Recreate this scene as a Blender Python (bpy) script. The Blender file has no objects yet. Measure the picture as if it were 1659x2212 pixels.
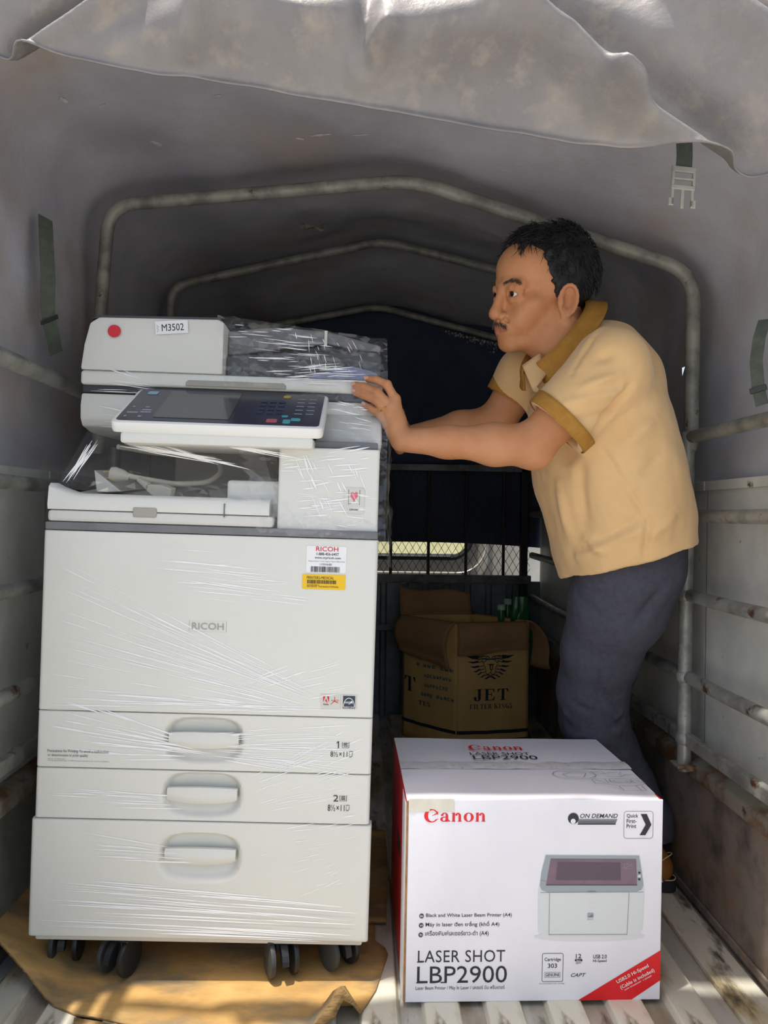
import bpy, bmesh, math, random
import numpy as np
from mathutils import Vector, Matrix, Euler
random.seed(7); np.random.seed(7)
scn = bpy.context.scene
C = scn.collection
PI = math.pi
# ------------------------------------------------------------------ camera
CAMZ = 0.845
FPX = 1660.0
cam_d = bpy.data.cameras.new('camera'); cam = bpy.data.objects.new('camera', cam_d); C.objects.link(cam)
cam_d.sensor_fit = 'VERTICAL'; cam_d.sensor_height = 36.0; cam_d.lens = FPX/2212*36.0
cam_d.clip_start = 0.02; cam_d.clip_end = 200
YAW, PITCH, ROLL = math.radians(-1.36), math.radians(0.14), math.radians(0.8)
CAM_R = Matrix.Rotation(YAW, 3, 'Z') @ Matrix.Rotation(PI/2+PITCH, 3, 'X') @ Matrix.Rotation(ROLL, 3, 'Z')
cam.matrix_world = Matrix.Translation((0, 0, CAMZ)) @ CAM_R.to_4x4()
scn.camera = cam
def P(px, py, Y):
    """point at depth Y along the truck, seen at a photo pixel (used to read sizes off the photo)"""
    d = CAM_R @ Vector(((px-829.5)/FPX, -(py-1106)/FPX, -1.0))
    return Vector((0, 0, CAMZ)) + d*(Y/d.y)
# ------------------------------------------------------------------ sky, sun, exposure
world = bpy.data.worlds.new('sky'); scn.world = world; world.use_nodes = True
SUN_TO = Vector((-0.20, -0.125, 1.0)).normalized()
wn = world.node_tree.nodes; wl = world.node_tree.links
sky = wn.new('ShaderNodeTexSky'); sky.sky_type = 'NISHITA'; sky.sun_disc = False
sky.sun_elevation = math.asin(SUN_TO.z); sky.sun_rotation = math.atan2(SUN_TO.x, SUN_TO.y)
sky.air_density = 1.0; sky.dust_density = 3.0; sky.ozone_density = 1.0
hz = wn.new('ShaderNodeMix'); hz.data_type = 'RGBA'; hz.blend_type = 'MULTIPLY'; hz.inputs[0].default_value = 1.0; hz.inputs[7].default_value = (1.0, 0.94, 0.84, 1)   # hazy, whiter sky
bg = wn['Background']; wl.new(sky.outputs[0], hz.inputs[6]); wl.new(hz.outputs[2], bg.inputs[0]); bg.inputs[1].default_value = 0.36
sun_d = bpy.data.lights.new('sun', 'SUN'); sun_d.energy = 6.0; sun_d.angle = math.radians(1.0); sun_d.color = (1.0, 0.95, 0.87)
sun = bpy.data.objects.new('sun', sun_d); C.objects.link(sun)
sun.rotation_euler = SUN_TO.to_track_quat('Z', 'Y').to_euler()
vs = scn.view_settings
scn.display_settings.display_device = 'sRGB'
vs.view_transform = 'Standard'; vs.look = 'None'; vs.gamma = 1.0; vs.use_curve_mapping = False
vs.exposure = -0.34
# ------------------------------------------------------------------ helpers: materials
def lin(c):
    if isinstance(c, str):
        c = tuple(int(c[i:i+2], 16) for i in (0, 2, 4))
    return tuple(((v/255)/12.92 if v/255 <= 0.04045 else ((v/255+0.055)/1.055)**2.4) for v in c)
MATS = {}
def mat(name, col, rough=0.5, metal=0.0, col2=None, scale=6.0, mix=(0.4, 0.65), stretch=(1, 1, 1), detail=5.0,
        bump=0.0, bscale=60.0, spec=0.5, coat=0.0, rvar=0.0, col3=None, scale3=25.0, mix3=(0.58, 0.7), bstretch=None,
        alpha=1.0, trans=0.0, sheen=0.0):
    if name in MATS: return MATS[name]
    m = bpy.data.materials.new(name); m.use_nodes = True
    nt = m.node_tree; N = nt.nodes; L = nt.links; b = N['Principled BSDF']
    b.inputs['Base Color'].default_value = (*lin(col), 1)
    b.inputs['Roughness'].default_value = rough; b.inputs['Metallic'].default_value = metal
    b.inputs['Specular IOR Level'].default_value = spec
    b.inputs['Coat Weight'].default_value = coat; b.inputs['Alpha'].default_value = alpha
    b.inputs['Transmission Weight'].default_value = trans
    b.inputs['Sheen Weight'].default_value = sheen
    tc = N.new('ShaderNodeTexCoord')
    def noise(sc, st, det=detail):
        mp = N.new('ShaderNodeMapping'); mp.inputs['Scale'].default_value = st; L.new(tc.outputs['Object'], mp.inputs[0])
        n = N.new('ShaderNodeTexNoise'); n.inputs['Scale'].default_value = sc; n.inputs['Detail'].default_value = det
        n.inputs['Roughness'].default_value = 0.62
        L.new(mp.outputs[0], n.inputs['Vector']); return n
    def ramp(n, lohi):
        r = N.new('ShaderNodeMapRange'); r.inputs[1].default_value = lohi[0]; r.inputs[2].default_value = lohi[1]
        L.new(n.outputs['Fac'], r.inputs[0]); return r
    last = None
    if col2 is not None:
        r = ramp(noise(scale, stretch), mix)
        mx = N.new('ShaderNodeMix'); mx.data_type = 'RGBA'
        mx.inputs[6].default_value = (*lin(col), 1); mx.inputs[7].default_value = (*lin(col2), 1)
        L.new(r.outputs[0], mx.inputs[0]); last = mx.outputs[2]
    if col3 is not None:
        r = ramp(noise(scale3, stretch), mix3)
        mx = N.new('ShaderNodeMix'); mx.data_type = 'RGBA'
        if last is not None: L.new(last, mx.inputs[6])
        else: mx.inputs[6].default_value = (*lin(col), 1)
        mx.inputs[7].default_value = (*lin(col3), 1)
        L.new(r.outputs[0], mx.inputs[0]); last = mx.outputs[2]
    if last is not None: L.new(last, b.inputs['Base Color'])
    if rvar:
        r = ramp(noise(scale*2.3, stretch), (0.3, 0.7)); r.inputs[3].default_value = max(0.02, rough-rvar); r.inputs[4].default_value = min(1, rough+rvar)
        L.new(r.outputs[0], b.inputs['Roughness'])
    if bump:
        n = noise(bscale, bstretch or (1, 1, 1), 4.0)
        bp = N.new('ShaderNodeBump'); bp.inputs['Strength'].default_value = bump; bp.inputs['Distance'].default_value = 0.004
        L.new(n.outputs['Fac'], bp.inputs['Height']); L.new(bp.outputs[0], b.inputs['Normal'])
    MATS[name] = m
    return m
# ------------------------------------------------------------------ helpers: meshes and objects
class MB:
    """collects geometry for ONE mesh"""
    def __init__(s): s.v = []; s.f = []; s.sm = False
    def add(s, vs_, fs):
        o = len(s.v); s.v += [tuple(p) for p in vs_]; s.f += [tuple(i+o for i in f) for f in fs]; return s
    def box(s, lo, hi):
        x0, y0, z0 = lo; x1, y1, z1 = hi
        return s.add([(x0,y0,z0),(x1,y0,z0),(x1,y1,z0),(x0,y1,z0),(x0,y0,z1),(x1,y0,z1),(x1,y1,z1),(x0,y1,z1)],
                     [(3,2,1,0),(4,5,6,7),(0,1,5,4),(1,2,6,5),(2,3,7,6),(3,0,4,7)])
    def prism(s, poly, a, b):
        """poly: list of 3D points; swept from +a to +b (vectors)"""
        n = len(poly); a = Vector(a); b = Vector(b)
        vs_ = [Vector(p)+a for p in poly]+[Vector(p)+b for p in poly]
        return s.add(vs_, [tuple(range(n))[::-1], tuple(range(n, 2*n))]+[(i, (i+1) % n, n+(i+1) % n, n+i) for i in range(n)])
    def tube(s, pts, r, n=12, cap=True, radii=None):
        pts = [Vector(p) for p in pts]; m = len(pts); R = radii or [r]*m
        t0 = (pts[1]-pts[0]).normalized(); u = t0.orthogonal().normalized(); vs_ = []
        for i, p in enumerate(pts):
            t = ((pts[min(i+1, m-1)]-p).normalized()+(p-pts[max(i-1, 0)]).normalized()).normalized()
            u = (u-t*u.dot(t)).normalized(); w = t.cross(u)
            vs_ += [p+(u*math.cos(2*PI*k/n)+w*math.sin(2*PI*k/n))*R[i] for k in range(n)]
        fs = [(i*n+k, i*n+(k+1) % n, (i+1)*n+(k+1) % n, (i+1)*n+k) for i in range(m-1) for k in range(n)]
        if cap: fs += [tuple(range(n))[::-1], tuple((m-1)*n+k for k in range(n))]
        return s.add(vs_, fs)
    def lathe(s, prof, center, axis='Z', n=24):
        vs_ = []
        for r, h in prof:
            for k in range(n):
                a = 2*PI*k/n; x, y = r*math.cos(a), r*math.sin(a)
                p = {'Z': (x, y, h), 'X': (h, x, y), 'Y': (y, h, x)}[axis]
                vs_.append(Vector(p)+Vector(center))
        m = len(prof)
        fs = [(i*n+k, i*n+(k+1) % n, (i+1)*n+(k+1) % n, (i+1)*n+k) for i in range(m-1) for k in range(n)]
        fs += [tuple(range(n))[::-1], tuple((m-1)*n+k for k in range(n))]
        return s.add(vs_, fs)
    def grid(s, fn, nu, nv):
        vs_ = [fn(i/nu, j/nv) for j in range(nv+1) for i in range(nu+1)]
        return s.add(vs_, [(j*(nu+1)+i, j*(nu+1)+i+1, (j+1)*(nu+1)+i+1, (j+1)*(nu+1)+i) for j in range(nv) for i in range(nu)])
    def mesh(s, name, bevel=0, seg=2, smooth=False, angle=35):
        me = bpy.data.meshes.new(name); me.from_pydata(s.v, [], s.f); me.update()
        bm = bmesh.new(); bm.from_mesh(me)
        if bevel:
            bmesh.ops.recalc_face_normals(bm, faces=bm.faces)
            es = [e for e in bm.edges if len(e.link_faces) == 2 and e.calc_face_angle(0) > math.radians(30)]
            bmesh.ops.bevel(bm, geom=es, offset=bevel, segments=seg, affect='EDGES', profile=0.5, clamp_overlap=True)
        else:
            bmesh.ops.recalc_face_normals(bm, faces=bm.faces)
        bm.to_mesh(me); bm.free()
        if smooth:
            me.polygons.foreach_set('use_smooth', [True]*len(me.polygons))
            try: me.set_sharp_from_angle(angle=math.radians(angle))
            except Exception: pass
        return me
    def build(s, name, m, parent=None, bevel=0, seg=2, smooth=False, angle=35):
        return obj(name, s.mesh(name, bevel, seg, smooth, angle), m, parent)
def obj(name, me, m=None, parent=None):
    o = bpy.data.objects.new(name, me); C.objects.link(o)
    if m is not None and me is not None and len(me.materials) == 0: me.materials.append(m)
    if parent is not None: o.parent = parent
    return o
def tag(o, label=None, cat=None, group=None, kind=None):
    if label: o['label'] = label
    if cat: o['category'] = cat
    if group: o['group'] = group
    if kind: o['kind'] = kind
    return o
def thing(name, label, cat, loc=(0, 0, 0), rot=(0, 0, 0), group=None):
    o = bpy.data.objects.new(name, None); C.objects.link(o); o.empty_display_size = 0.05
    o.location = loc; o.rotation_euler = rot
    return tag(o, label, cat, group)
def arc_pts(a, b, c, r, n=6):
    """round the corner at b of the path a-b-c"""
    a, b, c = Vector(a), Vector(b), Vector(c); d1 = (a-b).normalized(); d2 = (c-b).normalized()
    p0, p2 = b+d1*r, b+d2*r
    return [p0*(1-t)**2+b*2*t*(1-t)+p2*t*t for t in [i/n for i in range(n+1)]]
def round_path(pts, r, n=6):
    out = [Vector(pts[0])]
    for i in range(1, len(pts)-1): out += arc_pts(pts[i-1], pts[i], pts[i+1], r, n)
    return out+[Vector(pts[-1])]
def vnoise(p, seed=0):
    """smooth value noise, p: (N,3) array -> (N,) in -1..1"""
    p = np.asarray(p, float); i = np.floor(p).astype(np.int64); f = p-i; f = f*f*(3-2*f); out = 0
    for dx in (0, 1):
        for dy in (0, 1):
            for dz in (0, 1):
                h = ((i[:, 0]+dx)*374761393+(i[:, 1]+dy)*668265263+(i[:, 2]+dz)*2147483647+seed*974711) & 0xffffffff
                h = ((h ^ (h >> 13))*1274126177) & 0xffffffff; h = (h ^ (h >> 16)) & 0xffff
                w = (f[:, 0] if dx else 1-f[:, 0])*(f[:, 1] if dy else 1-f[:, 1])*(f[:, 2] if dz else 1-f[:, 2])
                out = out+w*(h/32767.5-1)
    return out
def fbm(p, seed=0, o=3):
    p = np.asarray(p, float); r = 0; a = 1.0
    for k in range(o): r = r+a*vnoise(p*(2**k), seed+k*17); a *= 0.5
    return r
# ------------------------------------------------------------------ helpers: print (flat lettering)
def text_mesh(body, bold=0.0, shear=0.0, spacing=1.0, res=3):
    cu = bpy.data.curves.new('t', 'FONT'); cu.body = body; cu.size = 1.0; cu.resolution_u = res; cu.offset = bold; cu.shear = shear
    cu.space_character = spacing
    o = bpy.data.objects.new('t', cu); C.objects.link(o); bpy.context.view_layer.update()
    dg = bpy.context.evaluated_depsgraph_get(); me = bpy.data.meshes.new_from_object(o.evaluated_get(dg))
    bpy.data.objects.remove(o); bpy.data.curves.remove(cu)
    V = [(v.co.x, v.co.y) for v in me.vertices]; F = [tuple(p.vertices) for p in me.polygons]
    bpy.data.meshes.remove(me)
    return V, F
class Face:
    """a plane in local coordinates of a thing: u, v in photo-crop pixels mapped onto origin/U/V"""
    def __init__(s, thing_, org, U, V, N, px, wh):
        s.t = thing_; s.o = Vector(org); s.U = Vector(U); s.V = Vector(V); s.N = Vector(N).normalized(); s.px = px; s.wh = wh
    def pt(s, x, y, e=0.0):
        x0, y0, x1, y1 = s.px
        return s.o+s.U*((x-x0)/(x1-x0))+s.V*((y1-y)/(y1-y0))+s.N*e
    def put(s, name, V, F, m, e=0.0006, label=None):
        me = bpy.data.meshes.new(name); me.from_pydata([s.pt(x, y, e) for x, y in V], [], F); me.update()
        o = obj(name, me, m, s.t)
        if name in ('small_print', 'handwriting'): o['kind'] = 'stuff'
        if label: o['label'] = label
        return o
    def text(s, body, box, m, name='printed_text', e=0.0006, bold=0.0, shear=0.0, spacing=1.0, rot=0.0, res=3):
        V, F = text_mesh(body, bold, shear, spacing, res)
        xs = [v[0] for v in V]; ys = [v[1] for v in V]; x0, x1, y0, y1 = min(xs), max(xs), min(ys), max(ys)
        bx0, by0, bx1, by1 = box
        W = [(bx0+(x-x0)/(x1-x0)*(bx1-bx0), by1-(y-y0)/(y1-y0)*(by1-by0)) for x, y in V]
        if rot:
            cx, cy = (bx0+bx1)/2, (by0+by1)/2; c, q = math.cos(rot), math.sin(rot)
            W = [(cx+(x-cx)*c-(y-cy)*q, cy+(x-cx)*q+(y-cy)*c) for x, y in W]
        return s.put(name, W, F, m, e)
    def polys(s, name, polys, m, e=0.0006, label=None):
        V, F = [], []
        for p in polys:
            o = len(V); V += list(p); F.append(tuple(range(o, o+len(p))))
        return s.put(name, V, F, m, e, label)
def rect(x0, y0, x1, y1): return [(x0, y0), (x1, y0), (x1, y1), (x0, y1)]
def rrect(x0, y0, x1, y1, r, n=4):
    out = []
    for cx, cy, a0 in ((x1-r, y0+r, -PI/2), (x1-r, y1-r, 0), (x0+r, y1-r, PI/2), (x0+r, y0+r, PI)):
        out += [(cx+r*math.cos(a0+PI/2*i/n), cy+r*math.sin(a0+PI/2*i/n)) for i in range(n+1)]
    return out
def ell(cx, cy, rx, ry, n=28): return [(cx+rx*math.cos(2*PI*i/n), cy+ry*math.sin(2*PI*i/n)) for i in range(n)]
def stroke(pts, w, closed=False, w2=None):
    """polyline of width w as quads"""
    if closed: pts = list(pts)+[pts[0]]
    out = []; n = len(pts)-1
    nrm = []
    for i in range(n):
        dx, dy = pts[i+1][0]-pts[i][0], pts[i+1][1]-pts[i][1]; l = math.hypot(dx, dy) or 1; nrm.append((-dy/l, dx/l))
    def nv(i):
        if closed and i in (0, n): a, b = nrm[-1], nrm[0]
        else: a, b = nrm[max(i-1, 0)], nrm[min(i, n-1)]
        x, y = a[0]+b[0], a[1]+b[1]; l = math.hypot(x, y) or 1; return x/l, y/l
    for i in range(n):
        a, b = nv(i), nv(i+1)
        wa = w if w2 is None else w+(w2-w)*i/n; wb = w if w2 is None else w+(w2-w)*(i+1)/n
        p, q = pts[i], pts[i+1]
        out.append([(p[0]+a[0]*wa/2, p[1]+a[1]*wa/2), (q[0]+b[0]*wb/2, q[1]+b[1]*wb/2), (q[0]-b[0]*wb/2, q[1]-b[1]*wb/2), (p[0]-a[0]*wa/2, p[1]-a[1]*wa/2)])
    return out
def ringarc(cx, cy, rx, ry, ix, iy, a0, a1, n=20, dx=0):
    """crescent between two ellipses, angles in degrees, y up"""
    out = []
    for i in range(n):
        t0, t1 = math.radians(a0+(a1-a0)*i/n), math.radians(a0+(a1-a0)*(i+1)/n)
        out.append([(cx+rx*math.cos(t0), cy+ry*math.sin(t0)), (cx+rx*math.cos(t1), cy+ry*math.sin(t1)),
                    (cx+dx+ix*math.cos(t1), cy+iy*math.sin(t1)), (cx+dx+ix*math.cos(t0), cy+iy*math.sin(t0))])
    return out
# serif capitals and a few lower-case letters, unit height, y up: (polys, advance)
def serif_glyphs():
    G = {}; s = 0.055
    def stem(x, w=0.2, y0=0, y1=1, sx=0.09): return [rect(x, y0, x+w, y1), rect(x-sx, y0, x+w+sx, y0+s), rect(x-sx, y1-s, x+w+sx, y1)]
    G['I'] = (stem(0.1), 0.48)
    G['L'] = (stem(0.1)+[rect(0.2, 0, 0.7, s), [(0.7, 0), (0.76, 0.3), (0.71, 0.3), (0.6, s)]], 0.84)
    G['E'] = (stem(0.1)+[rect(0.2, 0, 0.72, s), [(0.72, 0), (0.78, 0.3), (0.73, 0.3), (0.6, s)], rect(0.2, 1-s, 0.7, 1), [(0.7, 1), (0.6, 1-s), (0.69, 0.72), (0.74, 0.72)],
                          rect(0.3, 0.48, 0.52, 0.54), rect(0.5, 0.36, 0.55, 0.66)], 0.86)
    G['F'] = (stem(0.1)+[rect(0.2, 1-s, 0.7, 1), [(0.7, 1), (0.6, 1-s), (0.69, 0.72), (0.74, 0.72)], rect(0.3, 0.48, 0.52, 0.54), rect(0.5, 0.36, 0.55, 0.66)], 0.8)
    G['T'] = ([rect(0.32, 0, 0.52, 1), rect(0.22, 0, 0.62, s), rect(0.03, 1-s, 0.81, 1), [(0.03, 1), (0.0, 0.7), (0.05, 0.7), (0.16, 1-s)], [(0.81, 1), (0.84, 0.7), (0.79, 0.7), (0.68, 1-s)]], 0.9)
    G['J'] = ([rect(0.3, 0.2, 0.5, 1), rect(0.2, 1-s, 0.62, 1)]+ringarc(0.25, 0.2, 0.25, 0.24, 0.08, 0.18, 180, 360)+[ell(0.1, 0.24, 0.1, 0.1, 14)], 0.68)
    G['R'] = (stem(0.1)+[rect(0.25, 1-s, 0.45, 1), rect(0.25, 0.47, 0.45, 0.52)]+ringarc(0.43, 0.745, 0.31, 0.255, 0.12, 0.2, -90, 90)+[[(0.4, 0.5), (0.58, 0.5), (0.86, s), (0.86, 0), (0.66, 0)]], 0.92)
    G['K'] = (stem(0.1)+[[(0.28, 0.4), (0.34, 0.4), (0.8, 0.97), (0.72, 0.97)], [(0.38, 0.52), (0.56, 0.6), (0.88, s), (0.66, 0.0)], rect(0.58, 1-s, 0.9, 1), rect(0.56, 0, 0.95, s)], 0.98)
    G['N'] = ([rect(0.14, 0, 0.19, 1), rect(0.76, 0, 0.81, 1), [(0.06, 1), (0.28, 1), (0.81, 0.1), (0.81, 0), (0.72, 0)], rect(0.02, 0, 0.32, s), rect(0.63, 1-s, 0.93, 1)], 0.98)
    G['G'] = (ringarc(0.46, 0.5, 0.46, 0.52, 0.26, 0.46, 40, 320, 26)+[rect(0.62, 0.02, 0.82, 0.46), rect(0.54, 0.42, 0.9, 0.47), [(0.78, 0.98), (0.83, 0.98), (0.83, 0.66), (0.78, 0.7)]], 0.98)
    G['S'] = (ringarc(0.34, 0.74, 0.32, 0.28, 0.13, 0.22, 30, 270, 18)+ringarc(0.34, 0.26, 0.34, 0.28, 0.14, 0.22, -150, 90, 18)+[rect(0.6, 0.7, 0.64, 1.0), rect(0.0, 0.0, 0.04, 0.32)], 0.76)
    # heavy lower-case logo letters
    def n_(w=0.23):
        return [rect(0.06, 0, 0.06+w, 0.95), rect(-0.02, 0, 0.06+w+0.06, 0.06), [(-0.03, 0.95), (0.06, 1.0), (0.06+w, 1.05), (0.06+w, 0.9)],
                rect(0.62, 0, 0.62+w, 0.62), rect(0.54, 0, 0.62+w+0.08, 0.06)]+ringarc(0.57, 0.62, 0.28, 0.4, 0.06, 0.26, 0, 165, 16)
    G['n'] = (n_(), 1.04)
    G['o'] = (ringarc(0.45, 0.5, 0.46, 0.53, 0.2, 0.45, 0, 360, 34), 1.0)
    G['a'] = ([rect(0.5, 0.0, 0.74, 0.66), [(0.74, 0.12), (0.9, 0.0), (0.94, 0.05), (0.74, 0.3)], rect(0.6, 0.0, 0.88, 0.05)]+ringarc(0.42, 0.66, 0.32, 0.37, 0.1, 0.3, 0, 150, 16)
              +[ell(0.19, 0.75, 0.12, 0.1, 16)]+ringarc(0.36, 0.27, 0.34, 0.29, 0.12, 0.2, 60, 330, 18), 1.0)
    G['C'] = (ringarc(0.66, 0.68, 0.66, 0.78, 0.4, 0.66, 32, 325, 34, 0.08)+[[(1.2, 1.18), (1.26, 1.18), (1.26, 0.78), (1.18, 0.86), (0.62, 0.62), (1.14, 1.02)], [(1.2, 0.2), (1.3, 0.26), (1.22, 0.38)]], 1.38)
    return G
GLY = serif_glyphs()
def serif_text(body, space=0.08):
    V, F, x = [], [], 0.0
    for ch in body:
        if ch == ' ': x += 0.45; continue
        polys, adv = GLY[ch]
        for p in polys:
            o = len(V); V += [(x+a, b) for a, b in p]; F.append(tuple(range(o, o+len(p))))
        x += adv+space
    return V, F
def fit_serif(face, body, box, m, name='printed_text', e=0.0006, space=0.08, label=None):
    V, F = serif_text(body, space); xs = [v[0] for v in V]; ys = [v[1] for v in V]
    x0, x1, y0, y1 = min(xs), max(xs), min(ys), max(ys); bx0, by0, bx1, by1 = box
    return face.put(name, [(bx0+(x-x0)/(x1-x0)*(bx1-bx0), by1-(y-y0)/(y1-y0)*(by1-by0)) for x, y in V], F, m, e, label)

def scribble(n, seed, gap=0.12):
    """unreadable small print: n letter-like marks in a 0..1 box (y down)"""
    r = np.random.RandomState(seed); out = []; x = 0.0; w = 1.0/n
    for i in range(n):
        if r.rand() > gap:
            a, b = x+w*0.12, x+w*0.80
            out.append(rect(a, 0.05, a+w*0.22, 0.95))
            for yy_ in r.choice((0.05, 0.42, 0.75), 2, False): out.append(rect(a, yy_, b, yy_+0.2))
            if r.rand() > 0.5: out.append(rect(b-w*0.2, 0.1, b, 0.9))
        x += w
    return out
# ================================================================== THE SETTING: pickup bed with a canvas canopy
XL, XR = -0.665, 0.725          # inner faces of the bed sides
YB0, YB1 = 0.86, 3.22           # tail opening, headboard
M_floor = mat('bed_steel', 'b0aea5', 0.42, 0.1, col2='8c806c', scale=9, stretch=(1, 0.25, 1), mix=(0.42, 0.6), col3='3d3a36', scale3=26, mix3=(0.56, 0.68), bump=0.15, bscale=120, rvar=0.15)
M_rib = mat('rib_steel', 'cfccbc', 0.42, 0.1, col2='9c875a', scale=11, stretch=(1, 0.3, 1), mix=(0.46, 0.62), col3='4c4b4a', scale3=22, mix3=(0.56, 0.68), bump=0.12, bscale=150, rvar=0.15)
M_side = mat('side_panel_dirty', '8a8074', 0.6, 0.0, col2='94704f', scale=4.5, mix=(0.52, 0.7), col3='55514c', scale3=10, mix3=(0.45, 0.66), bump=0.2, bscale=50, rvar=0.15)
M_side_l = mat('side_panel_grey', '8c8d86', 0.5, 0.2, col2='6a655b', scale=5, mix=(0.48, 0.66), bump=0.1, bscale=60, rvar=0.1)
M_galv = mat('galvanised_sheet', 'cdccc4', 0.45, 0.0, col2='b4b4ad', scale=4.2, mix=(0.42, 0.62), col3='5b4a38', scale3=19, mix3=(0.66, 0.73), bump=0.12, bscale=40, rvar=0.12)
M_tube = mat('painted_tube', '9a9a92', 0.4, 0.25, col2='74746e', scale=14, mix=(0.4, 0.62), col3='5a3d26', scale3=22, mix3=(0.6, 0.68), bump=0.25, bscale=120, rvar=0.15)
M_hoop = mat('hoop_steel', '96958a', 0.5, 0.1, col2='6f6f68', scale=16, mix=(0.42, 0.62), col3='55402c', scale3=28, mix3=(0.64, 0.7), bump=0.2, bscale=130)
M_ledge = mat('rusty_ledge', '8f8878', 0.6, 0.2, col2='6d4a2e', scale=8, mix=(0.48, 0.6), col3='3a332c', scale3=18, mix3=(0.6, 0.7), bump=0.3, bscale=70)
M_canvas = mat('canopy_canvas', 'bbbbc1', 0.78, 0.0, col2='a1a1a8', scale=2.6, mix=(0.36, 0.66), col3='ab9f95', scale3=3.4, mix3=(0.50, 0.72), bump=0.35, bscale=28, spec=0.25)
M_canvas_shade = mat('canopy_canvas_front_shade', '3d4658', 0.8, 0.0, col2='323a4a', scale=3, bump=0.3, bscale=28, spec=0.2)  # canvas coloured navy: the deep interior shade is put into the colour
M_flap = mat('flap_tarpaulin', '888482', 0.45, 0.0, col2='787473', scale=7, mix=(0.38, 0.66), col3='968d83', scale3=20, mix3=(0.52, 0.72), bump=0.5, bscale=34, spec=0.5, rvar=0.12)
M_strap = mat('green_webbing', '5b6357', 0.85, 0, col2='4d554b', scale=60, bump=0.5, bscale=400, bstretch=(1, 1, 4))
M_buckle = mat('buckle_plastic', 'b2b3aa', 0.3, 0, col2='9fa098', scale=30)
M_dark = mat('black_mesh_steel', '1b1c1e', 0.6, 0.3, col2='2a2723', scale=20)
M_bar = mat('gate_bar_steel', '6f726f', 0.5, 0.4, col2='4b4b4a', scale=12, col3='4e3a2a', scale3=25, mix3=(0.62, 0.7))
M_rebar = mat('gate_rebar', '3a3a3b', 0.55, 0.4, col2='4c4036', scale=30, bump=0.8, bscale=300, bstretch=(0.2, 0.2, 1))

# outside ground (concrete yard)
g = MB(); g.add([(-60, -60, -0.72), (60, -60, -0.72), (60, 90, -0.72), (-60, 90, -0.72)], [(0, 1, 2, 3)])
tag(g.build('ground', mat('yard_concrete', 'c2c1be', 0.9, col2='b4b2ae', scale=0.6)), 'pale concrete yard behind the truck', kind='structure')

g = MB(); g.box((-30, 26, -0.72), (30, 26.3, 3.2)); tag(g.build('wall_yard', mat('yard_wall_cream', 'e3d7ae', 0.9, col2='d6c99c', scale=1.5)), 'cream yard wall far beyond the cab', kind='structure')
# bed floor: pressed sheet with separate raised ribs
fl = MB(); fl.box((XL-0.05, YB0, -0.03), (XR+0.05, YB1+0.05, 0.0))
floor = tag(fl.build('floor', M_floor), 'ribbed steel truck bed floor', kind='structure')
rp = 0.106; x = XL+0.035; rib_me = None
while x < XR-0.1:
    w = 0.058
    if rib_me is None:
        r = MB(); r.prism([(-0.006, 0, -0.001), (w+0.006, 0, -0.001), (w, 0, 0.011), (0, 0, 0.011)], (0, YB0+0.002, 0), (0, YB1-0.02, 0))
        rib_me = r.mesh('rib', 0.0025, 2); rib_me.materials.append(M_rib)
    o = obj('rib', rib_me, None, floor); o.location.x = x
    x += rp
r = MB(); r.box((XR-0.085, YB0+0.002, -0.001), (XR-0.012, YB1-0.02, 0.011)); r.build('rib', M_rib, floor, bevel=0.003)

# lower side gates, ledges and galvanised sheets
LED = 0.318
for side, X, sg, ms in (('left', XL, -1, M_side_l), ('right', XR, 1, M_side)):
    b = MB(); b.box((min(X, X+sg*0.03), YB0, -0.005), (max(X, X+sg*0.03), YB1, LED))
    w = tag(b.build('wall_'+side, ms), kind='structure')
    tag(w, ('grey' if sg < 0 else 'dark stained') + ' lower side panel of the truck bed on the ' + side)
    # pressed seam along the panel
    s_ = MB(); s_.box((min(X, X-sg*0.006), YB0+0.01, 0.012), (max(X, X-sg*0.006), YB1-0.03, 0.03)); s_.build('seam', ms, w, bevel=0.003)
    l_ = MB(); l_.prism([(X-sg*0.022, 0, LED-0.028), (X+sg*0.03, 0, LED-0.028), (X+sg*0.03, 0, LED+0.012), (X+sg*0.0, 0, LED+0.012), (X-sg*0.022, 0, LED+0.002)], (0, YB0, 0), (0, YB1, 0))
    l_.build('ledge', M_ledge, w, bevel=0.004)
    # sheet panels above the ledge, three per side, with a seam gap between
    ys = [YB0, 1.64, 2.46, YB1]
    for i in range(3):
        p = MB(); p.box((min(X+sg*0.012, X+sg*0.016), ys[i]-0.004+0.003*i, LED+0.012), (max(X+sg*0.012, X+sg*0.016), ys[i+1]+0.004, 0.925))
        p.box((min(X+sg*0.004, X+sg*0.016), ys[i]+0.002, 0.905), (max(X+sg*0.004, X+sg*0.016), ys[i+1]-0.002, 0.925))
        p.build('sheet_panel', M_galv, w, bevel=0.0015)

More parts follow.
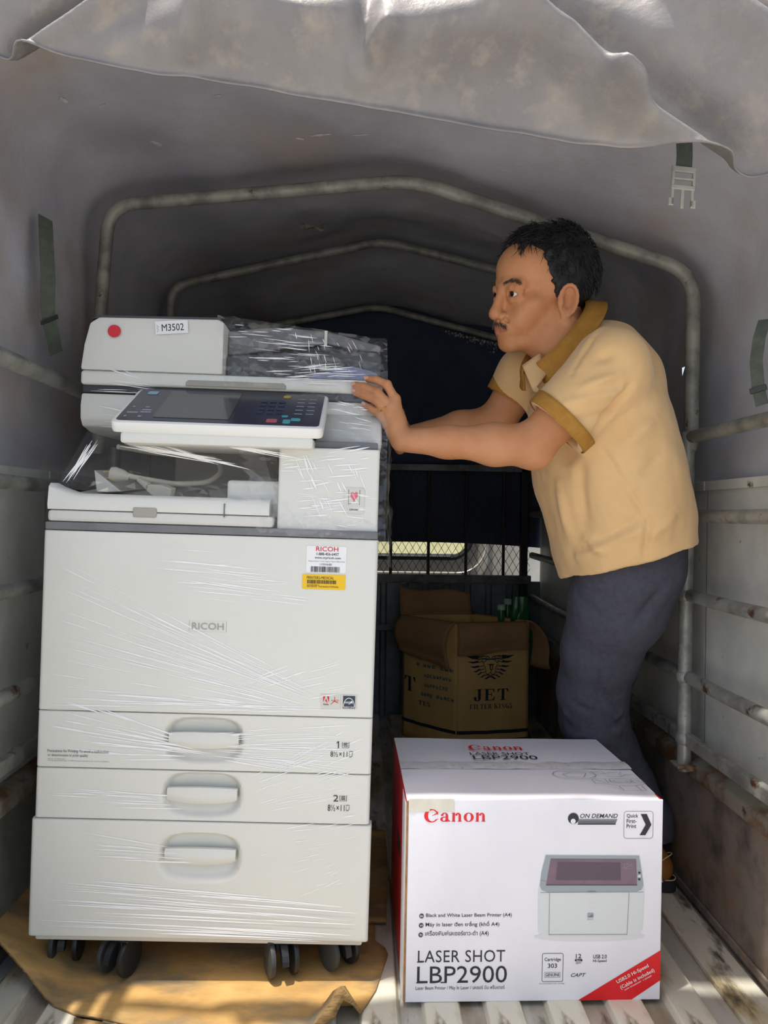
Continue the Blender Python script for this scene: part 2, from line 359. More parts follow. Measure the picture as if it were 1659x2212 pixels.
# tubular side rails
def rail_frame(label, X, sg, rails, post_y, top):
    t = thing('side_rail_frame', label, 'rail', (X, post_y[0], LED))
    for z, r0, flat in rails:
        b = MB()
        if flat: b.box((-0.008, YB0+0.02-post_y[0], z-LED-0.014), (0.008, YB1-0.03-post_y[0], z-LED+0.014)); b.build('flat_rail', M_tube, t, bevel=0.003)
        else:
            pts = [(0, YB0+0.03-post_y[0]+(YB1-YB0-0.08)*i/12, z-LED+0.0015*math.sin(i*1.7)) for i in range(13)]
            b.tube(pts, r0, 14); b.build('rail', M_tube, t, smooth=True)
    for y in post_y:
        b = MB(); b.tube([(-sg*0.004, y-post_y[0], -0.012), (-sg*0.004, y-post_y[0], 0.2), (-sg*0.004, y-post_y[0], top-LED)], 0.0145, 16); b.build('post', M_tube, t, smooth=True)
        b = MB(); b.box((-sg*0.004-0.022, y-post_y[0]-0.022, -0.004), (-sg*0.004+0.022, y-post_y[0]+0.022, 0.003)); b.build('foot_plate', M_ledge, t, bevel=0.002)
        b = MB(); b.lathe([(0.0, 0.002), (0.009, 0.002), (0.009, 0.011), (0.004, 0.013)], (-sg*0.004, y-post_y[0]-0.032, -0.004), n=6); b.build('bolt', M_ledge, t)
        for z, r0, flat in rails:
            b = MB(); b.lathe([(0.0147, -0.012), (0.0185, -0.006), (0.0185, 0.006), (0.0147, 0.012)], (-sg*0.004, y-post_y[0], z-LED), n=16); b.build('weld_joint', M_tube, t, smooth=True)
    return t
RX, LX = 0.692, -0.632
YPR = 1.63
rail_frame('grey tubular rail frame along the right side, beside the man', RX, 1, [(0.850, 0.0135, 0), (0.680, 0.0135, 0), (0.506, 0.0135, 0), (0.374, 0, 1)], [YPR, 2.46], 1.03)
rail_frame('grey tubular rail frame along the left side, behind the copier', LX, -1, [(0.893, 0.0135, 0), (0.700, 0.0135, 0), (0.514, 0.0135, 0), (0.392, 0, 1)], [1.93, 2.50], 1.0)
# upper side rails that carry the canopy
b = MB(); b.tube([(RX, YPR+0.005, 1.018), (RX, 1.4, 1.018), (RX, YB0+0.02, 1.016)], 0.0135, 14)
tag(b.build('upper_side_rail', M_tube, smooth=True), 'rusty upper side rail joining the right hoop post', 'rail')
b = MB(); b.tube([(LX, YB0+0.02, 1.105), (LX, 1.5, 1.107), (LX, 2.1, 1.106), (LX, YB1-0.03, 1.105)], 0.0165, 14)
tag(b.build('upper_side_rail', M_tube, smooth=True), 'thick grey upper side rail along the left canvas', 'rail')

# canopy hoops
def hoop(label, pts, r, rad=0.07):
    b = MB(); b.tube(round_path(pts, rad, 7), r, 16); return tag(b.build('canopy_hoop', M_hoop, smooth=True, angle=60), label, 'hoop')
hoop('nearest bent steel canopy hoop arching over the copier and the man',
     [(-0.642, 1.86, 0.98), P(216, 690, 1.85), P(236, 444, 1.84), P(892, 390, 1.74), P(1499, 588, YPR), P(1492, 1000, YPR), (RX, YPR, 1.0)], 0.0150, 0.065)
H2 = 2.48
hoop('second steel canopy hoop with a peaked top deep in the truck',
     [(-0.645, H2, 0.96), (-0.635, H2, 1.565), P(825, 520, H2), (0.695, H2, 1.575), (0.700, H2, 0.98)], 0.0145, 0.06)
hoop('farthest steel canopy hoop in the dark against the front canvas',
     [(-0.645, 3.13, 0.96), (-0.635, 3.13, 1.555), P(815, 662, 3.13), (0.690, 3.13, 1.53), (0.697, 3.13, 0.98)], 0.0135, 0.06)
# canopy canvas: lofted roof and sides
secs = [(1.165, [(-0.70, 0.90), (-0.70, 1.28), (-0.67, 1.60), (-0.28, 1.70), (0.17, 1.735), (0.45, 1.64), (0.715, 1.47), (0.755, 1.22), (0.755, 0.90)]),
        (1.40, [(-0.70, 0.90), (-0.69, 1.28), (-0.66, 1.615), (-0.26, 1.665), (0.165, 1.69), (0.45, 1.575), (0.715, 1.43), (0.752, 1.20), (0.755, 0.90)]),
        (1.76, [(-0.70, 0.90), (-0.675, 1.28), (-0.652, 1.625), (-0.28, 1.652), (0.10, 1.655), (0.45, 1.53), (0.715, 1.40), (0.745, 1.20), (0.755, 0.90)]),
        (2.10, [(-0.70, 0.90), (-0.69, 1.26), (-0.660, 1.605), (-0.30, 1.655), (0.07, 1.685), (0.42, 1.60), (0.72, 1.49), (0.750, 1.20), (0.755, 0.90)]),
        (H2,   [(-0.70, 0.90), (-0.675, 1.26), (-0.655, 1.595), (-0.30, 1.675), (0.06, 1.752), (0.40, 1.685), (0.715, 1.60), (0.745, 1.20), (0.755, 0.90)]),
        (3.24, [(-0.70, 0.90), (-0.68, 1.26), (-0.655, 1.585), (-0.30, 1.640), (0.06, 1.715), (0.40, 1.650), (0.715, 1.56), (0.745, 1.20), (0.755, 0.90)])]
SY = np.array([s[0] for s in secs]); SP = np.array([s[1] for s in secs])
def catmull(P0, t):
    n = len(P0)-1; f = min(t*n, n-1e-6); i = int(f); f -= i
    p = [P0[max(i-1, 0)], P0[i], P0[i+1], P0[min(i+2, n)]]
    return 0.5*((2*p[1])+(-p[0]+p[2])*f+(2*p[0]-5*p[1]+4*p[2]-p[3])*f*f+(-p[0]+3*p[1]-3*p[2]+p[3])*f**3)
NU, NV = 110, 130
ts = np.linspace(0, 1, NU+1); yy = np.linspace(1.165, 3.24, NV+1)
prof = [np.array([catmull(s*1.0, t) for t in ts]) for s in SP]
V = []
for y in yy:
    k = min(max(np.searchsorted(SY, y)-1, 0), len(SY)-2); f = (y-SY[k])/(SY[k+1]-SY[k])
    f = f*f*(3-2*f)*0.5+f*0.5
    q = prof[k]*(1-f)+prof[k+1]*f
    for a in q: V.append((a[0], y, a[1]))
V = np.array(V); cx = np.array([0.03, 0, 1.25])
d = V-cx; d[:, 1] = 0; d /= np.linalg.norm(d, axis=1)[:, None]
amp = fbm(V*np.array([4.0, 3.2, 4.0]), 3, 3)*0.012
edge = np.minimum(1, (V[:, 2]-0.9)/0.15)
V = V+d*(np.abs(amp)*edge)[:, None]
F = [(j*(NU+1)+i, j*(NU+1)+i+1, (j+1)*(NU+1)+i+1, (j+1)*(NU+1)+i) for j in range(NV) for i in range(NU)]
# one small torn hole in the canvas behind the man
hp = P(1477, 806, 1.0); rd = (hp-Vector((0, 0, CAMZ))).normalized()
best, bi = 9, -1
for fi, f in enumerate(F):
    c_ = Vector(np.mean([V[q] for q in f], axis=0)) if abs(V[f[0]][0]) > 0.6 and V[f[0]][0] > 0 else None
    if c_ is None: continue
    w_ = c_-Vector((0, 0, CAMZ)); dd = (w_-rd*w_.dot(rd)).length
    if dd < best: best, bi = dd, fi
f = F.pop(bi); F.append((f[0], f[1], f[2]))
me = bpy.data.meshes.new('ceiling'); me.from_pydata([tuple(p) for p in V], [], F); me.update()
me.polygons.foreach_set('use_smooth', [True]*len(me.polygons))
ceil = tag(obj('ceiling', me, M_canvas), 'dull grey brown canvas canopy stretched over steel hoops', kind='structure')
# sewn seams and a square patch on the roof
b = MB(); c = P(676, 487, 2.07)
b.grid(lambda u, v: (c.x-0.032+0.064*u+0.003*math.sin(9*v), c.y-0.02+0.04*v, c.z-0.004+0.004*math.sin(7*u+5*v)), 8, 6)
b.build('canvas_patch', mat('patch_plastic', '8d867c', 0.25, col2='56504a', scale=60, bump=0.6, bscale=90), ceil)

M_scuff = mat('canvas_scuff', 'cfcac6', 0.7, col2='a9a6a6', scale=60)
def scuff(px, py, w, h, ang, seed):
    o_ = Vector((0, 0, CAMZ)); d_ = (P(px, py, 1.0)-o_).normalized(); hit, loc_, nrm_, _ = ceil.ray_cast(o_, d_)
    if not hit: return
    if nrm_.dot(d_) > 0: nrm_ = -nrm_
    r9 = np.random.RandomState(seed); u_ = nrm_.cross(Vector((0, 1, 0))).normalized(); v_ = nrm_.cross(u_); ca, sa = math.cos(ang), math.sin(ang); pts = []
    for i in range(14):
        a = 2*PI*i/14; k = r9.uniform(0.45, 1.0); x_, y_ = w*k*math.cos(a), h*k*math.sin(a); pts.append(loc_+nrm_*0.0015+u_*(x_*ca-y_*sa)+v_*(x_*sa+y_*ca))
    b = MB(); b.prism(pts, (0, 0, 0), nrm_*0.0005); b.build('scuff_mark', M_scuff, ceil)
bpy.context.view_layer.update()
for a in ((690, 290, 0.035, 0.006, 0.2, 1), (648, 298, 0.018, 0.005, -0.5, 2), (340, 310, 0.014, 0.02, 0.3, 3), (137, 215, 0.006, 0.018, 0.2, 4), (222, 226, 0.010, 0.004, 0.4, 5), (470, 205, 0.008, 0.003, 0.1, 6), (780, 290, 0.03, 0.002, 0.1, 7)): scuff(*a)
# front canvas sheet, hanging in front of the cab
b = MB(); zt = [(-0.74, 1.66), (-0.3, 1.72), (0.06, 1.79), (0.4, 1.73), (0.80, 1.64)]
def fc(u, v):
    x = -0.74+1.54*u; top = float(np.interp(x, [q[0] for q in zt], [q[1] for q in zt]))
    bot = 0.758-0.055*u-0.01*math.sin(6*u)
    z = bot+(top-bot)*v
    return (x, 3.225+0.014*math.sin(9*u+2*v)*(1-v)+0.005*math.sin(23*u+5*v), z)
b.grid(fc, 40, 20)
tag(b.build('wall_front', M_canvas_shade, smooth=True), 'canvas sheet in painted navy shade closing the front end above the cab window', kind='structure')

# rear flap of tarpaulin, thrown up over the tail opening
YFL = 1.12
hem = [(-0.74, 1.56)]+[(P(a, b, YFL).x, P(a, b, YFL).z) for a, b in ((6, 130), (300, 165), (620, 212), (990, 262), (1250, 302), (1440, 328), (1620, 362))]+[(0.80, 1.34)]
hx = [h[0] for h in hem]; hz = [h[1] for h in hem]
nU, nV = 190, 90
def ridge_d(x, z, x0, z0, x1, z1, w, a, e0=0.06):
    dx, dz = x1-x0, z1-z0; L2 = dx*dx+dz*dz; t = ((x-x0)*dx+(z-z0)*dz)/L2
    tt = np.clip(t, -0.05, 1.05); r2 = (x-x0-dx*tt)**2+(z-z0-dz*tt)**2
    return a*np.exp(-r2/(w*w))
U, W = np.meshgrid(np.linspace(0, 1, nU+1), np.linspace(0, 1, nV+1))
X = -0.74+1.54*U; hb = np.interp(X, hx, hz)
top = np.interp(X, [-0.74, -0.3, 0.1, 0.45, 0.80], [1.63, 1.71, 1.745, 1.66, 1.45])
Z = hb+(top-hb)*W
VZ = Z-hb
fy = YFL-0.045*np.sin(np.pi*np.clip(VZ/0.16, 0, 1)*0.5)+0.34*np.clip(VZ-0.085-0.05*np.clip(np.abs(X-0.02)/0.35, 0, 1.5)**2, 0, 1)
def S(px, py): q = P(px, py, YFL-0.03); return q.x, q.z
for a_, b_, w_, am in ((S(1090, 20), S(1330, 205), 0.026, -0.040), (S(1330, 205), S(1560, 330), 0.020, -0.030), (S(1200, 0), S(1640, 315), 0.030, 0.030),
                       (S(1080, 85), S(830, 120), 0.030, -0.022), (S(830, 120), S(780, 150), 0.018, -0.018), (S(800, -40), S(785, 140), 0.012, 0.016),
                       (S(430, 30), S(470, 0), 0.05, -0.020), (S(600, 60), S(1000, 30), 0.05, -0.026), (S(20, 130), S(260, -10), 0.016, -0.024), (S(0, 110), S(190, -10), 0.016, 0.022),
                       (S(20, 128), S(480, 60), 0.03, -0.014), (S(1480, -20), S(1659, 130), 0.03, -0.028), (S(1560, 0), S(1659, 60), 0.012, 0.022),
                       (S(1000, 200), S(1300, 290), 0.06, 0.012), (S(420, 100), S(480, -20), 0.02, -0.018)):
    fy = fy+ridge_d(X, Z, a_[0], a_[1], b_[0], b_[1], w_*1.1, am*1.5)
fy = fy+0.006*fbm(np.c_[X.ravel()*9, Z.ravel()*9, X.ravel()*0], 5, 3).reshape(X.shape)
# rolled hem
fy = fy-0.010*np.exp(-((W-0.0)/0.02)**2)
V = np.c_[X.ravel(), fy.ravel(), Z.ravel()]
F = [(j*(nU+1)+i, j*(nU+1)+i+1, (j+1)*(nU+1)+i+1, (j+1)*(nU+1)+i) for j in range(nV) for i in range(nU)]
me = bpy.data.meshes.new('rear_flap'); me.from_pydata([tuple(p) for p in V], [], F); me.update(); me.polygons.foreach_set('use_smooth', [True]*len(me.polygons))
flap = tag(obj('rear_flap', me, M_flap), 'crumpled sunlit tarpaulin flap hanging over the tail opening', 'tarpaulin')
md = flap.modifiers.new('solid', 'SOLIDIFY'); md.thickness = 0.002

# straps with buckles
def strap(label, pts, w, nrm, buckle=None, slide=None):
    t = thing('canvas_strap', label, 'strap', pts[0])
    o0 = Vector(pts[0]); nrm = Vector(nrm).normalized(); b = MB(); vs_ = []
    P_ = [Vector(p)-o0 for p in pts]
    for i, p in enumerate(P_):
        tg = (P_[min(i+1, len(P_)-1)]-P_[max(i-1, 0)]).normalized(); sd = tg.cross(nrm).normalized()*w/2
        for q in (p-sd-nrm*0.0008, p+sd-nrm*0.0008, p+sd+nrm*0.0008, p-sd+nrm*0.0008): vs_.append(q)
    fs = [(4*i+k, 4*i+(k+1) % 4, 4*i+4+(k+1) % 4, 4*i+4+k) for i in range(len(P_)-1) for k in range(4)]+[(3, 2, 1, 0), tuple(4*(len(P_)-1)+k for k in range(4))]
    b.add(vs_, fs); b.build('webbing', M_strap, t)
    e = P_[-1]; tg = (P_[-1]-P_[-2]).normalized(); sd = tg.cross(nrm).normalized()
    fr = Matrix((sd, -tg, nrm)).transposed()
    if buckle:
        def L3(x, y, z=0): return e+fr@Vector((x, y, z))
        B = MB(); h = 0.0035
        def bx(x0, y0, x1, y1, z0=-h, z1=h): B.prism([L3(x0, y0, z0), L3(x1, y0, z0), L3(x1, y1, z0), L3(x0, y1, z0)], (0, 0, 0), fr@Vector((0, 0, z1-z0)))
        bx(-0.021, -0.004, 0.021, 0.006); bx(-0.021, -0.026, -0.016, 0.0); bx(0.016, -0.026, 0.021, 0.0); bx(-0.021, -0.034, 0.021, -0.026); bx(-0.018, -0.017, 0.018, -0.013)
        B.build('buckle_body', M_buckle, t, bevel=0.0015)
        for x0, x1, l in ((-0.020, -0.015, 0.062), (-0.003, 0.003, 0.066), (0.015, 0.020, 0.060)):
            B = MB(); bx(x0, -l, x1, -0.033, -0.002, 0.002)
            if abs(x0) > 0.01: bx(min(x0, x0*1.2), -l-0.002, max(x1, x1*1.2), -l+0.012, -0.002, 0.002)
            B.build('buckle_prong', M_buckle, t, bevel=0.001)
    if slide is not None:
        q = P_[slide]; B = MB()
        def L3(x, y, z=0): return q+fr@Vector((x, y, z))
        for x0, y0, x1, y1 in ((-w*.65, -0.006, w*.65, 0.004),): B.prism([L3(x0, y0, -0.002), L3(x1, y0, -0.002), L3(x1, y1, -0.002), L3(x0, y1, -0.002)], (0, 0, 0), fr@Vector((0, 0, 0.006)))
        B.build('slider', mat('slider_plastic', '2f332f', 0.4), t, bevel=0.001)
    return t
ys_ = 1.30
strap('green webbing strap with an open side release buckle under the flap', [P(1478, 300, ys_), P(1479, 335, ys_), P(1477, 368, ys_)], 0.028, (0.05, -1, -0.1), buckle=True)
lx = -0.650
def PX(px, py, X):
    d = (P(px, py, 1.0)-Vector((0, 0, CAMZ))); return Vector((0, 0, CAMZ))+d*(X/d.x)
strap('long green strap hanging on the left canvas wall', [PX(98, 470, lx-0.01), PX(100, 520, lx+0.005), PX(104, 600, lx+0.012), PX(103, 660, lx+0.012), PX(106, 690, lx+0.01), PX(116, 735, lx+0.01), PX(122, 764, lx+0.008)], 0.030, (0.75, -0.66, 0), slide=4)
strap('green strap hanging on the right canvas wall at the photo edge', [PX(1652, 690, 0.715), PX(1640, 730, 0.70), PX(1633, 780, 0.695), PX(1638, 840, 0.695), PX(1646, 875, 0.70)], 0.022, (-0.75, -0.66, 0), slide=3)

# ------------------------------------------------------------------ headboard gate and cab
YG = 3.19
g0, g1 = -0.655, 0.690
gate = thing('headboard_gate', 'dark steel headboard gate with diamond mesh and rebar uprights behind the cab', 'gate', (0.02, YG, 0))
def gb(name, lo, hi, m, bev=0.002):
    b = MB(); b.box((lo[0]-0.02, lo[1]-YG, lo[2]), (hi[0]-0.02, hi[1]-YG, hi[2])); return b.build(name, m, gate, bevel=bev)
ZT, ZB = 1.040, 0.580
gb('top_bar', (g0, YG-0.014, ZT-0.014), (g1, YG+0.014, ZT+0.014), M_bar)
gb('bottom_bar', (g0, YG-0.016, ZB-0.018), (g1, YG+0.014, ZB+0.016), M_bar)
gb('upright', (g0, YG-0.014, ZB), (g0+0.03, YG+0.014, ZT+0.01), M_dark)
gb('upright', (g1-0.045, YG-0.014, 0.30), (g1-0.015, YG+0.014, ZT+0.012), M_dark)
gb('hinge_plate', (g1-0.018, YG-0.02, 0.98), (g1+0.01, YG+0.012, 1.03), M_dark)
for k in range(8):
    xx = g0+0.135+k*0.1565
    b = MB(); b.tube([(xx-0.02, 0, ZB), (xx-0.02, 0, (ZB+ZT)/2), (xx-0.02, 0, ZT)], 0.0065, 8); b.build('rebar', M_rebar, gate, smooth=True)
# diamond mesh
b = MB(); dx_, dz_ = 0.030, 0.052; r_ = 0.0013
W_ = g1-g0; Hh = ZT-ZB
def clipseg(x0, z0, x1, z1):
    t0, t1 = 0.0, 1.0; ddx, ddz = x1-x0, z1-z0
    for p_, q_ in ((-ddx, x0), (ddx, W_-x0), (-ddz, z0), (ddz, Hh-z0)):
        if abs(p_) < 1e-9: continue
        r0 = q_/p_
        if p_ < 0: t0 = max(t0, r0)
        else: t1 = min(t1, r0)
    return None if t0 >= t1 else (x0+ddx*t0, z0+ddz*t0, x0+ddx*t1, z0+ddz*t1)
n = int((W_+Hh*dx_/dz_)/dx_)+2
for k in range(-int(Hh/dz_)-2, n):
    for sgn in (1, -1):
        x0 = k*dx_ if sgn > 0 else k*dx_
        c_ = clipseg(x0, 0, x0+Hh*dx_/dz_, Hh) if sgn > 0 else clipseg(x0, Hh, x0+Hh*dx_/dz_, 0)
        if c_: b.tube([(g0+c_[0]-0.02, 0.012, ZB+c_[1]), (g0+c_[2]-0.02, 0.012, ZB+c_[3])], r_, 4, cap=False)
tag(b.build('diamond_mesh', M_dark, gate), kind='stuff')
# bed headboard with vertical ribs
M_head = mat('headboard_paint', '7d868c', 0.45, 0.25, col2='5a6066', scale=6, bump=0.1, bscale=60)
b = MB(); b.box((XL-0.03, YB1-0.005, -0.005), (XR+0.03, YB1+0.02, 0.568))
hw = tag(b.build('wall_headboard', M_head), 'grey blue ribbed headboard panel behind the carton', kind='structure')
x = XL+0.04; me = None
while x < XR-0.04:
    if me is None:
        b = MB(); b.prism([(-0.016, -0.0, 0), (0.016, 0, 0), (0.009, -0.012, 0), (-0.009, -0.012, 0)], (0, YB1-0.0045, 0.0), (0, YB1-0.0045, 0.56)); me = b.mesh('rib', 0.002, 1); me.materials.append(M_head)
    o = obj('rib', me, None, hw); o.location.x = x; x += 0.088
b = MB(); b.box((XL, YB1-0.03, 0.36), (XR, YB1-0.017, 0.385)); b.build('cross_rail', M_head, hw, bevel=0.003)
# cab rear wall with window
M_cab = mat('cab_paint', 'c9c6bd', 0.35, 0, col2='b3afa6', scale=3, coat=0.2)
M_rub = mat('window_rubber', '17181a', 0.6)
YC = 3.42
wx0, wx1, wz0, wz1 = -0.38, 0.47, 0.655, 0.985
cabw = thing('truck_cab', 'pale truck cab beyond the gate with a rounded rear window', 'cab', (0.02, YC, -0.72))
hole = rrect(wx0, wz0, wx1, wz1, 0.09, 8); n = len(hole)
b = MB(); outer = []
for (x_, z_) in hole:
    dx2, dz2 = x_-(wx0+wx1)/2, z_-(wz0+wz1)/2; k = min(0.74/abs(dx2) if dx2 else 9e9, 0.62/abs(dz2) if dz2 else 9e9)
    outer.append(((wx0+wx1)/2+dx2*k, (wz0+wz1)/2+dz2*k))
VV = [(x_-0.02, 0, z_+0.72) for x_, z_ in hole]+[(x_-0.02, 0, z_+0.72) for x_, z_ in outer]+[(x_-0.02, 0.03, z_+0.72) for x_, z_ in hole]+[(x_-0.02, 0.03, z_+0.72) for x_, z_ in outer]
FF = [(i, (i+1) % n, n+(i+1) % n, n+i) for i in range(n)]+[(2*n+i, 3*n+i, 3*n+(i+1) % n, 2*n+(i+1) % n) for i in range(n)]+[(i, 2*n+i, 2*n+(i+1) % n, (i+1) % n) for i in range(n)]
b.add(VV, FF); cw = b.build('cab_back', M_cab, cabw)
b = MB(); b.tube([(x_-0.02, -0.006, z_+0.72) for x_, z_ in hole+hole[:1]], 0.013, 8); b.build('window_gasket', M_rub, cabw, smooth=True)
b = MB(); b.prism([(x_-0.02, 0.012, z_+0.72) for x_, z_ in hole], (0, 0, 0), (0, 0.004, 0))
m_gl = bpy.data.materials.new('window_glass'); m_gl.use_nodes = True
nt = m_gl.node_tree; pr = nt.nodes['Principled BSDF']; pr.inputs['Roughness'].default_value = 0.02; pr.inputs['Base Color'].default_value = (0.9, 0.95, 0.92, 1)
tr = nt.nodes.new('ShaderNodeBsdfTransparent'); tr.inputs[0].default_value = (0.86, 0.9, 0.86, 1); mx = nt.nodes.new('ShaderNodeMixShader'); mx.inputs[0].default_value = 0.08
nt.links.new(tr.outputs[0], mx.inputs[1]); nt.links.new(pr.outputs[0], mx.inputs[2]); nt.links.new(mx.outputs[0], nt.nodes['Material Output'].inputs[0])
b.build('window_glass', m_gl, cabw)
b = MB(); b.tube([(x_-0.02, -0.012, z_+0.72) for x_, z_ in rrect(wx0-0.07, wz0-0.07, wx1+0.07, wz1+0.07, 0.13, 8)+[rrect(wx0-0.07, wz0-0.07, wx1+0.07, wz1+0.07, 0.13, 8)[0]]], 0.006, 6); b.build('pressed_edge', M_cab, cabw, smooth=True)
# cab shell: roof, sides, floor, dashboard, windscreen posts, seat backs
def cb(name, lo, hi, m, bev=0.01):
    b = MB(); b.box((lo[0]-0.02, lo[1]-YC, lo[2]+0.72), (hi[0]-0.02, hi[1]-YC, hi[2]+0.72)); return b.build(name, m, cabw, bevel=bev)
M_trim = mat('cab_trim', '24252a', 0.7, col2='1b1c1f', scale=8)
cb('cab_roof', (-0.70, 3.42, 1.08), (0.74, 4.6, 1.12), M_cab); cb('cab_side', (-0.70, 3.45, -0.3), (-0.66, 4.9, 0.70), M_cab); cb('cab_side', (0.70, 3.45, -0.3), (0.74, 4.9, 0.70), M_cab)
cb('cab_floor', (-0.70, 3.45, -0.3), (0.74, 4.9, -0.26), M_trim); cb('dashboard', (-0.70, 4.45, -0.2), (0.74, 4.85, 0.60), M_trim, 0.04)
for xx in (-0.28, 0.32):
    cb('seat_back', (xx-0.22, 3.56, 0.0), (xx+0.22, 3.70, 0.60), M_trim, 0.05)
for xx in (-0.68, 0.72):
    b = MB(); b.tube([(xx-0.02, 4.9-YC, 0.6+0.72), (xx-0.02, 4.58-YC, 1.09+0.72)], 0.03, 8); b.build('windscreen_post', M_cab, cabw, smooth=True)
# ================================================================== COPIER
def proj(p):
    """photo pixel of a world point"""
    q = CAM_R.transposed() @ (Vector(p)-Vector((0, 0, CAMZ)))
    return 829.5+FPX*q.x/-q.z, 1106-FPX*q.y/-q.z
YF = 1.36
M_cop = mat('copier_white', 'dfded6', 0.42, 0, col2='dad9d1', scale=3, bump=0.03, bscale=900)
M_cop2 = mat('copier_grey_white', 'd4d2ca', 0.45, 0, bump=0.03, bscale=900)
M_bay = mat('copier_bay_grey', 'a39f96', 0.5)
M_stripe = mat('copier_dark_strip', '77787a', 0.35, col2='6b6c6f', scale=10)
M_cdark = mat('copier_charcoal', '3c3e42', 0.45, bump=0.05, bscale=700)
M_cmid = mat('copier_mid_grey', '67686a', 0.5, bump=0.05, bscale=700)
M_panel = mat('panel_navy', '16203a', 0.22, spec=0.6)
M_screen = mat('panel_screen', '3c3f45', 0.12, spec=0.6, col2='484a4e', scale=8)
M_blackp = mat('black_plastic', '202225', 0.42, bump=0.05, bscale=500)
M_wheel = mat('caster_tyre', '3b3e3f', 0.55)
M_ink = mat('print_black', '26262a', 0.6); M_inkg = mat('print_grey', '6f6f70', 0.6); M_red = mat('print_red', 'd81e26', 0.5); M_white = mat('label_white', 'eeeeee', 0.55)
M_yel = mat('label_yellow', 'f2c418', 0.5); M_lgrey = mat('label_warm_grey', 'd2d0c6', 0.5); M_logo = mat('embossed_grey', 'a3a19a', 0.4)
M_teal = mat('key_teal', '4fa6ad', 0.4); M_pink = mat('key_pink', 'b9606a', 0.4); M_gold = mat('key_yellow', 'c9a83a', 0.4)
cw_ = 0.587
org = P(64, 2030, YF); z0 = 0.087
ROLLC = math.radians(1.05)
cop = thing('photocopier', 'tall white office photocopier wrapped in clear stretch film', 'photocopier', (org.x-0.001, YF, 0.012), (0, ROLLC, 0))
bpy.context.view_layer.update(); CM = cop.matrix_basis.copy(); CMI = CM.inverted()
def LC(px, py, yl):
    """local copier (x, z) on the plane y = yl under a photo pixel"""
    o = CMI @ Vector((0, 0, CAMZ)); e = CMI @ P(px, py, 1.5); d = e-o; q = o+d*((yl-o.y)/d.y); return q.x, q.z
class CFace(Face):
    def __init__(s, yl): s.t = cop; s.yl = yl
    def pt(s, x, y, e=0.0): return Vector((x, s.yl-e, y))
    def lb(s, b):
        x0, za = LC(b[0], b[1], s.yl); x1, zb = LC(b[2], b[3], s.yl); cx, cz = (x0+x1)/2, (za+zb)/2
        k = (YF+s.yl)/FPX; w, h = (b[2]-b[0])*k, (b[3]-b[1])*k
        return (cx-w/2, cz+h/2, cx+w/2, cz-h/2)   # left, top, right, bottom in local metres
    def text(s, body, box, m, **kw):
        l, t, r, b = s.lb(box); return Face.text(s, body, (l, t, r, b), m, **kw)
    def sh(s, box, fn, m, name, e, label=None):
        """fn draws polys in a 0..1 box (y down)"""
        l, t, r, b = s.lb(box)
        return s.polys(name, [[(l+(r-l)*x, t+(b-t)*y) for x, y in p] for p in fn], m, e, label)
# --- heightfield plates with pockets
def lines(a, b, marks, fine=0.004, coarse=0.05):
    xs = set()
    for e in (a, b):
        for d in (0, 0.0006, 0.0015, 0.003, 0.005, 0.008): xs.add(round(e+d if e == a else e-d, 5))
    for m0, m1 in marks:
        n = int((m1-m0)/fine)+1
        for i in range(n+1): xs.add(round(m0+(m1-m0)*i/n, 5))
    xs = sorted(xs); out = [xs[0]]
    for v in xs[1:]:
        if v-out[-1] < 0.0004: continue
        while v-out[-1] > coarse*1.5: out.append(out[-1]+coarse)
        out.append(v)
    return out
def plate(name, x0, x1, za, zb, yf, depth, m, pocket=None, er=0.007, parent=None, ez=0.003):
    mk = [(pocket[0]-pocket[2]-0.012, pocket[0]+pocket[2]+0.012)] if pocket else []
    mz = [(max(za+.002, pocket[1]-pocket[3]-0.012), min(zb-.002, pocket[1]+pocket[3]+0.012))] if pocket else []
    xs, zs = lines(x0, x1, mk), lines(za, zb, mz, 0.003)
    X, Z = np.meshgrid(xs, zs); D = np.zeros_like(X)
    dx = np.minimum(X-x0, x1-X); D += np.where(dx < er, er-np.sqrt(np.maximum(0, er**2-(er-dx)**2)), 0)
    dz = np.minimum(Z-za, zb-Z); D += np.where(dz < ez, ez-np.sqrt(np.maximum(0, ez**2-(ez-dz)**2)), 0)
    if pocket:
        cx, cz, hw, hh, dp = pocket
        r = (np.abs((X-cx)/hw)**3.6+np.abs((Z-cz)/hh)**2.8)**(1/3.0)
        k = np.clip((1.06-r)/0.22, 0, 1); k = k*k*(3-2*k)
        tz = np.clip((Z-cz)/hh, -1, 1)
        D += dp*k*np.where(tz > 0, 1.0, 1.0+0.55*tz)
    V = [(X[j, i], yf+D[j, i], Z[j, i]) for j in range(len(zs)) for i in range(len(xs))]
    n = len(xs); F = [(j*n+i, j*n+i+1, (j+1)*n+i+1, (j+1)*n+i) for j in range(len(zs)-1) for i in range(n-1)]
    b = MB(); b.add(V, F)
    per = [i for i in range(n)]+[j*n+n-1 for j in range(1, len(zs))]+[(len(zs)-1)*n+i for i in range(n-2, -1, -1)]+[j*n for j in range(len(zs)-2, 0, -1)]
    back = [(V[i][0], yf+depth, V[i][2]) for i in per]; o = len(b.v); b.v += back
    q = len(per); b.f += [(per[i], o+i, o+(i+1) % q, per[(i+1) % q]) for i in range(q)]
    return b.build(name, m, parent or cop, smooth=True, angle=40)
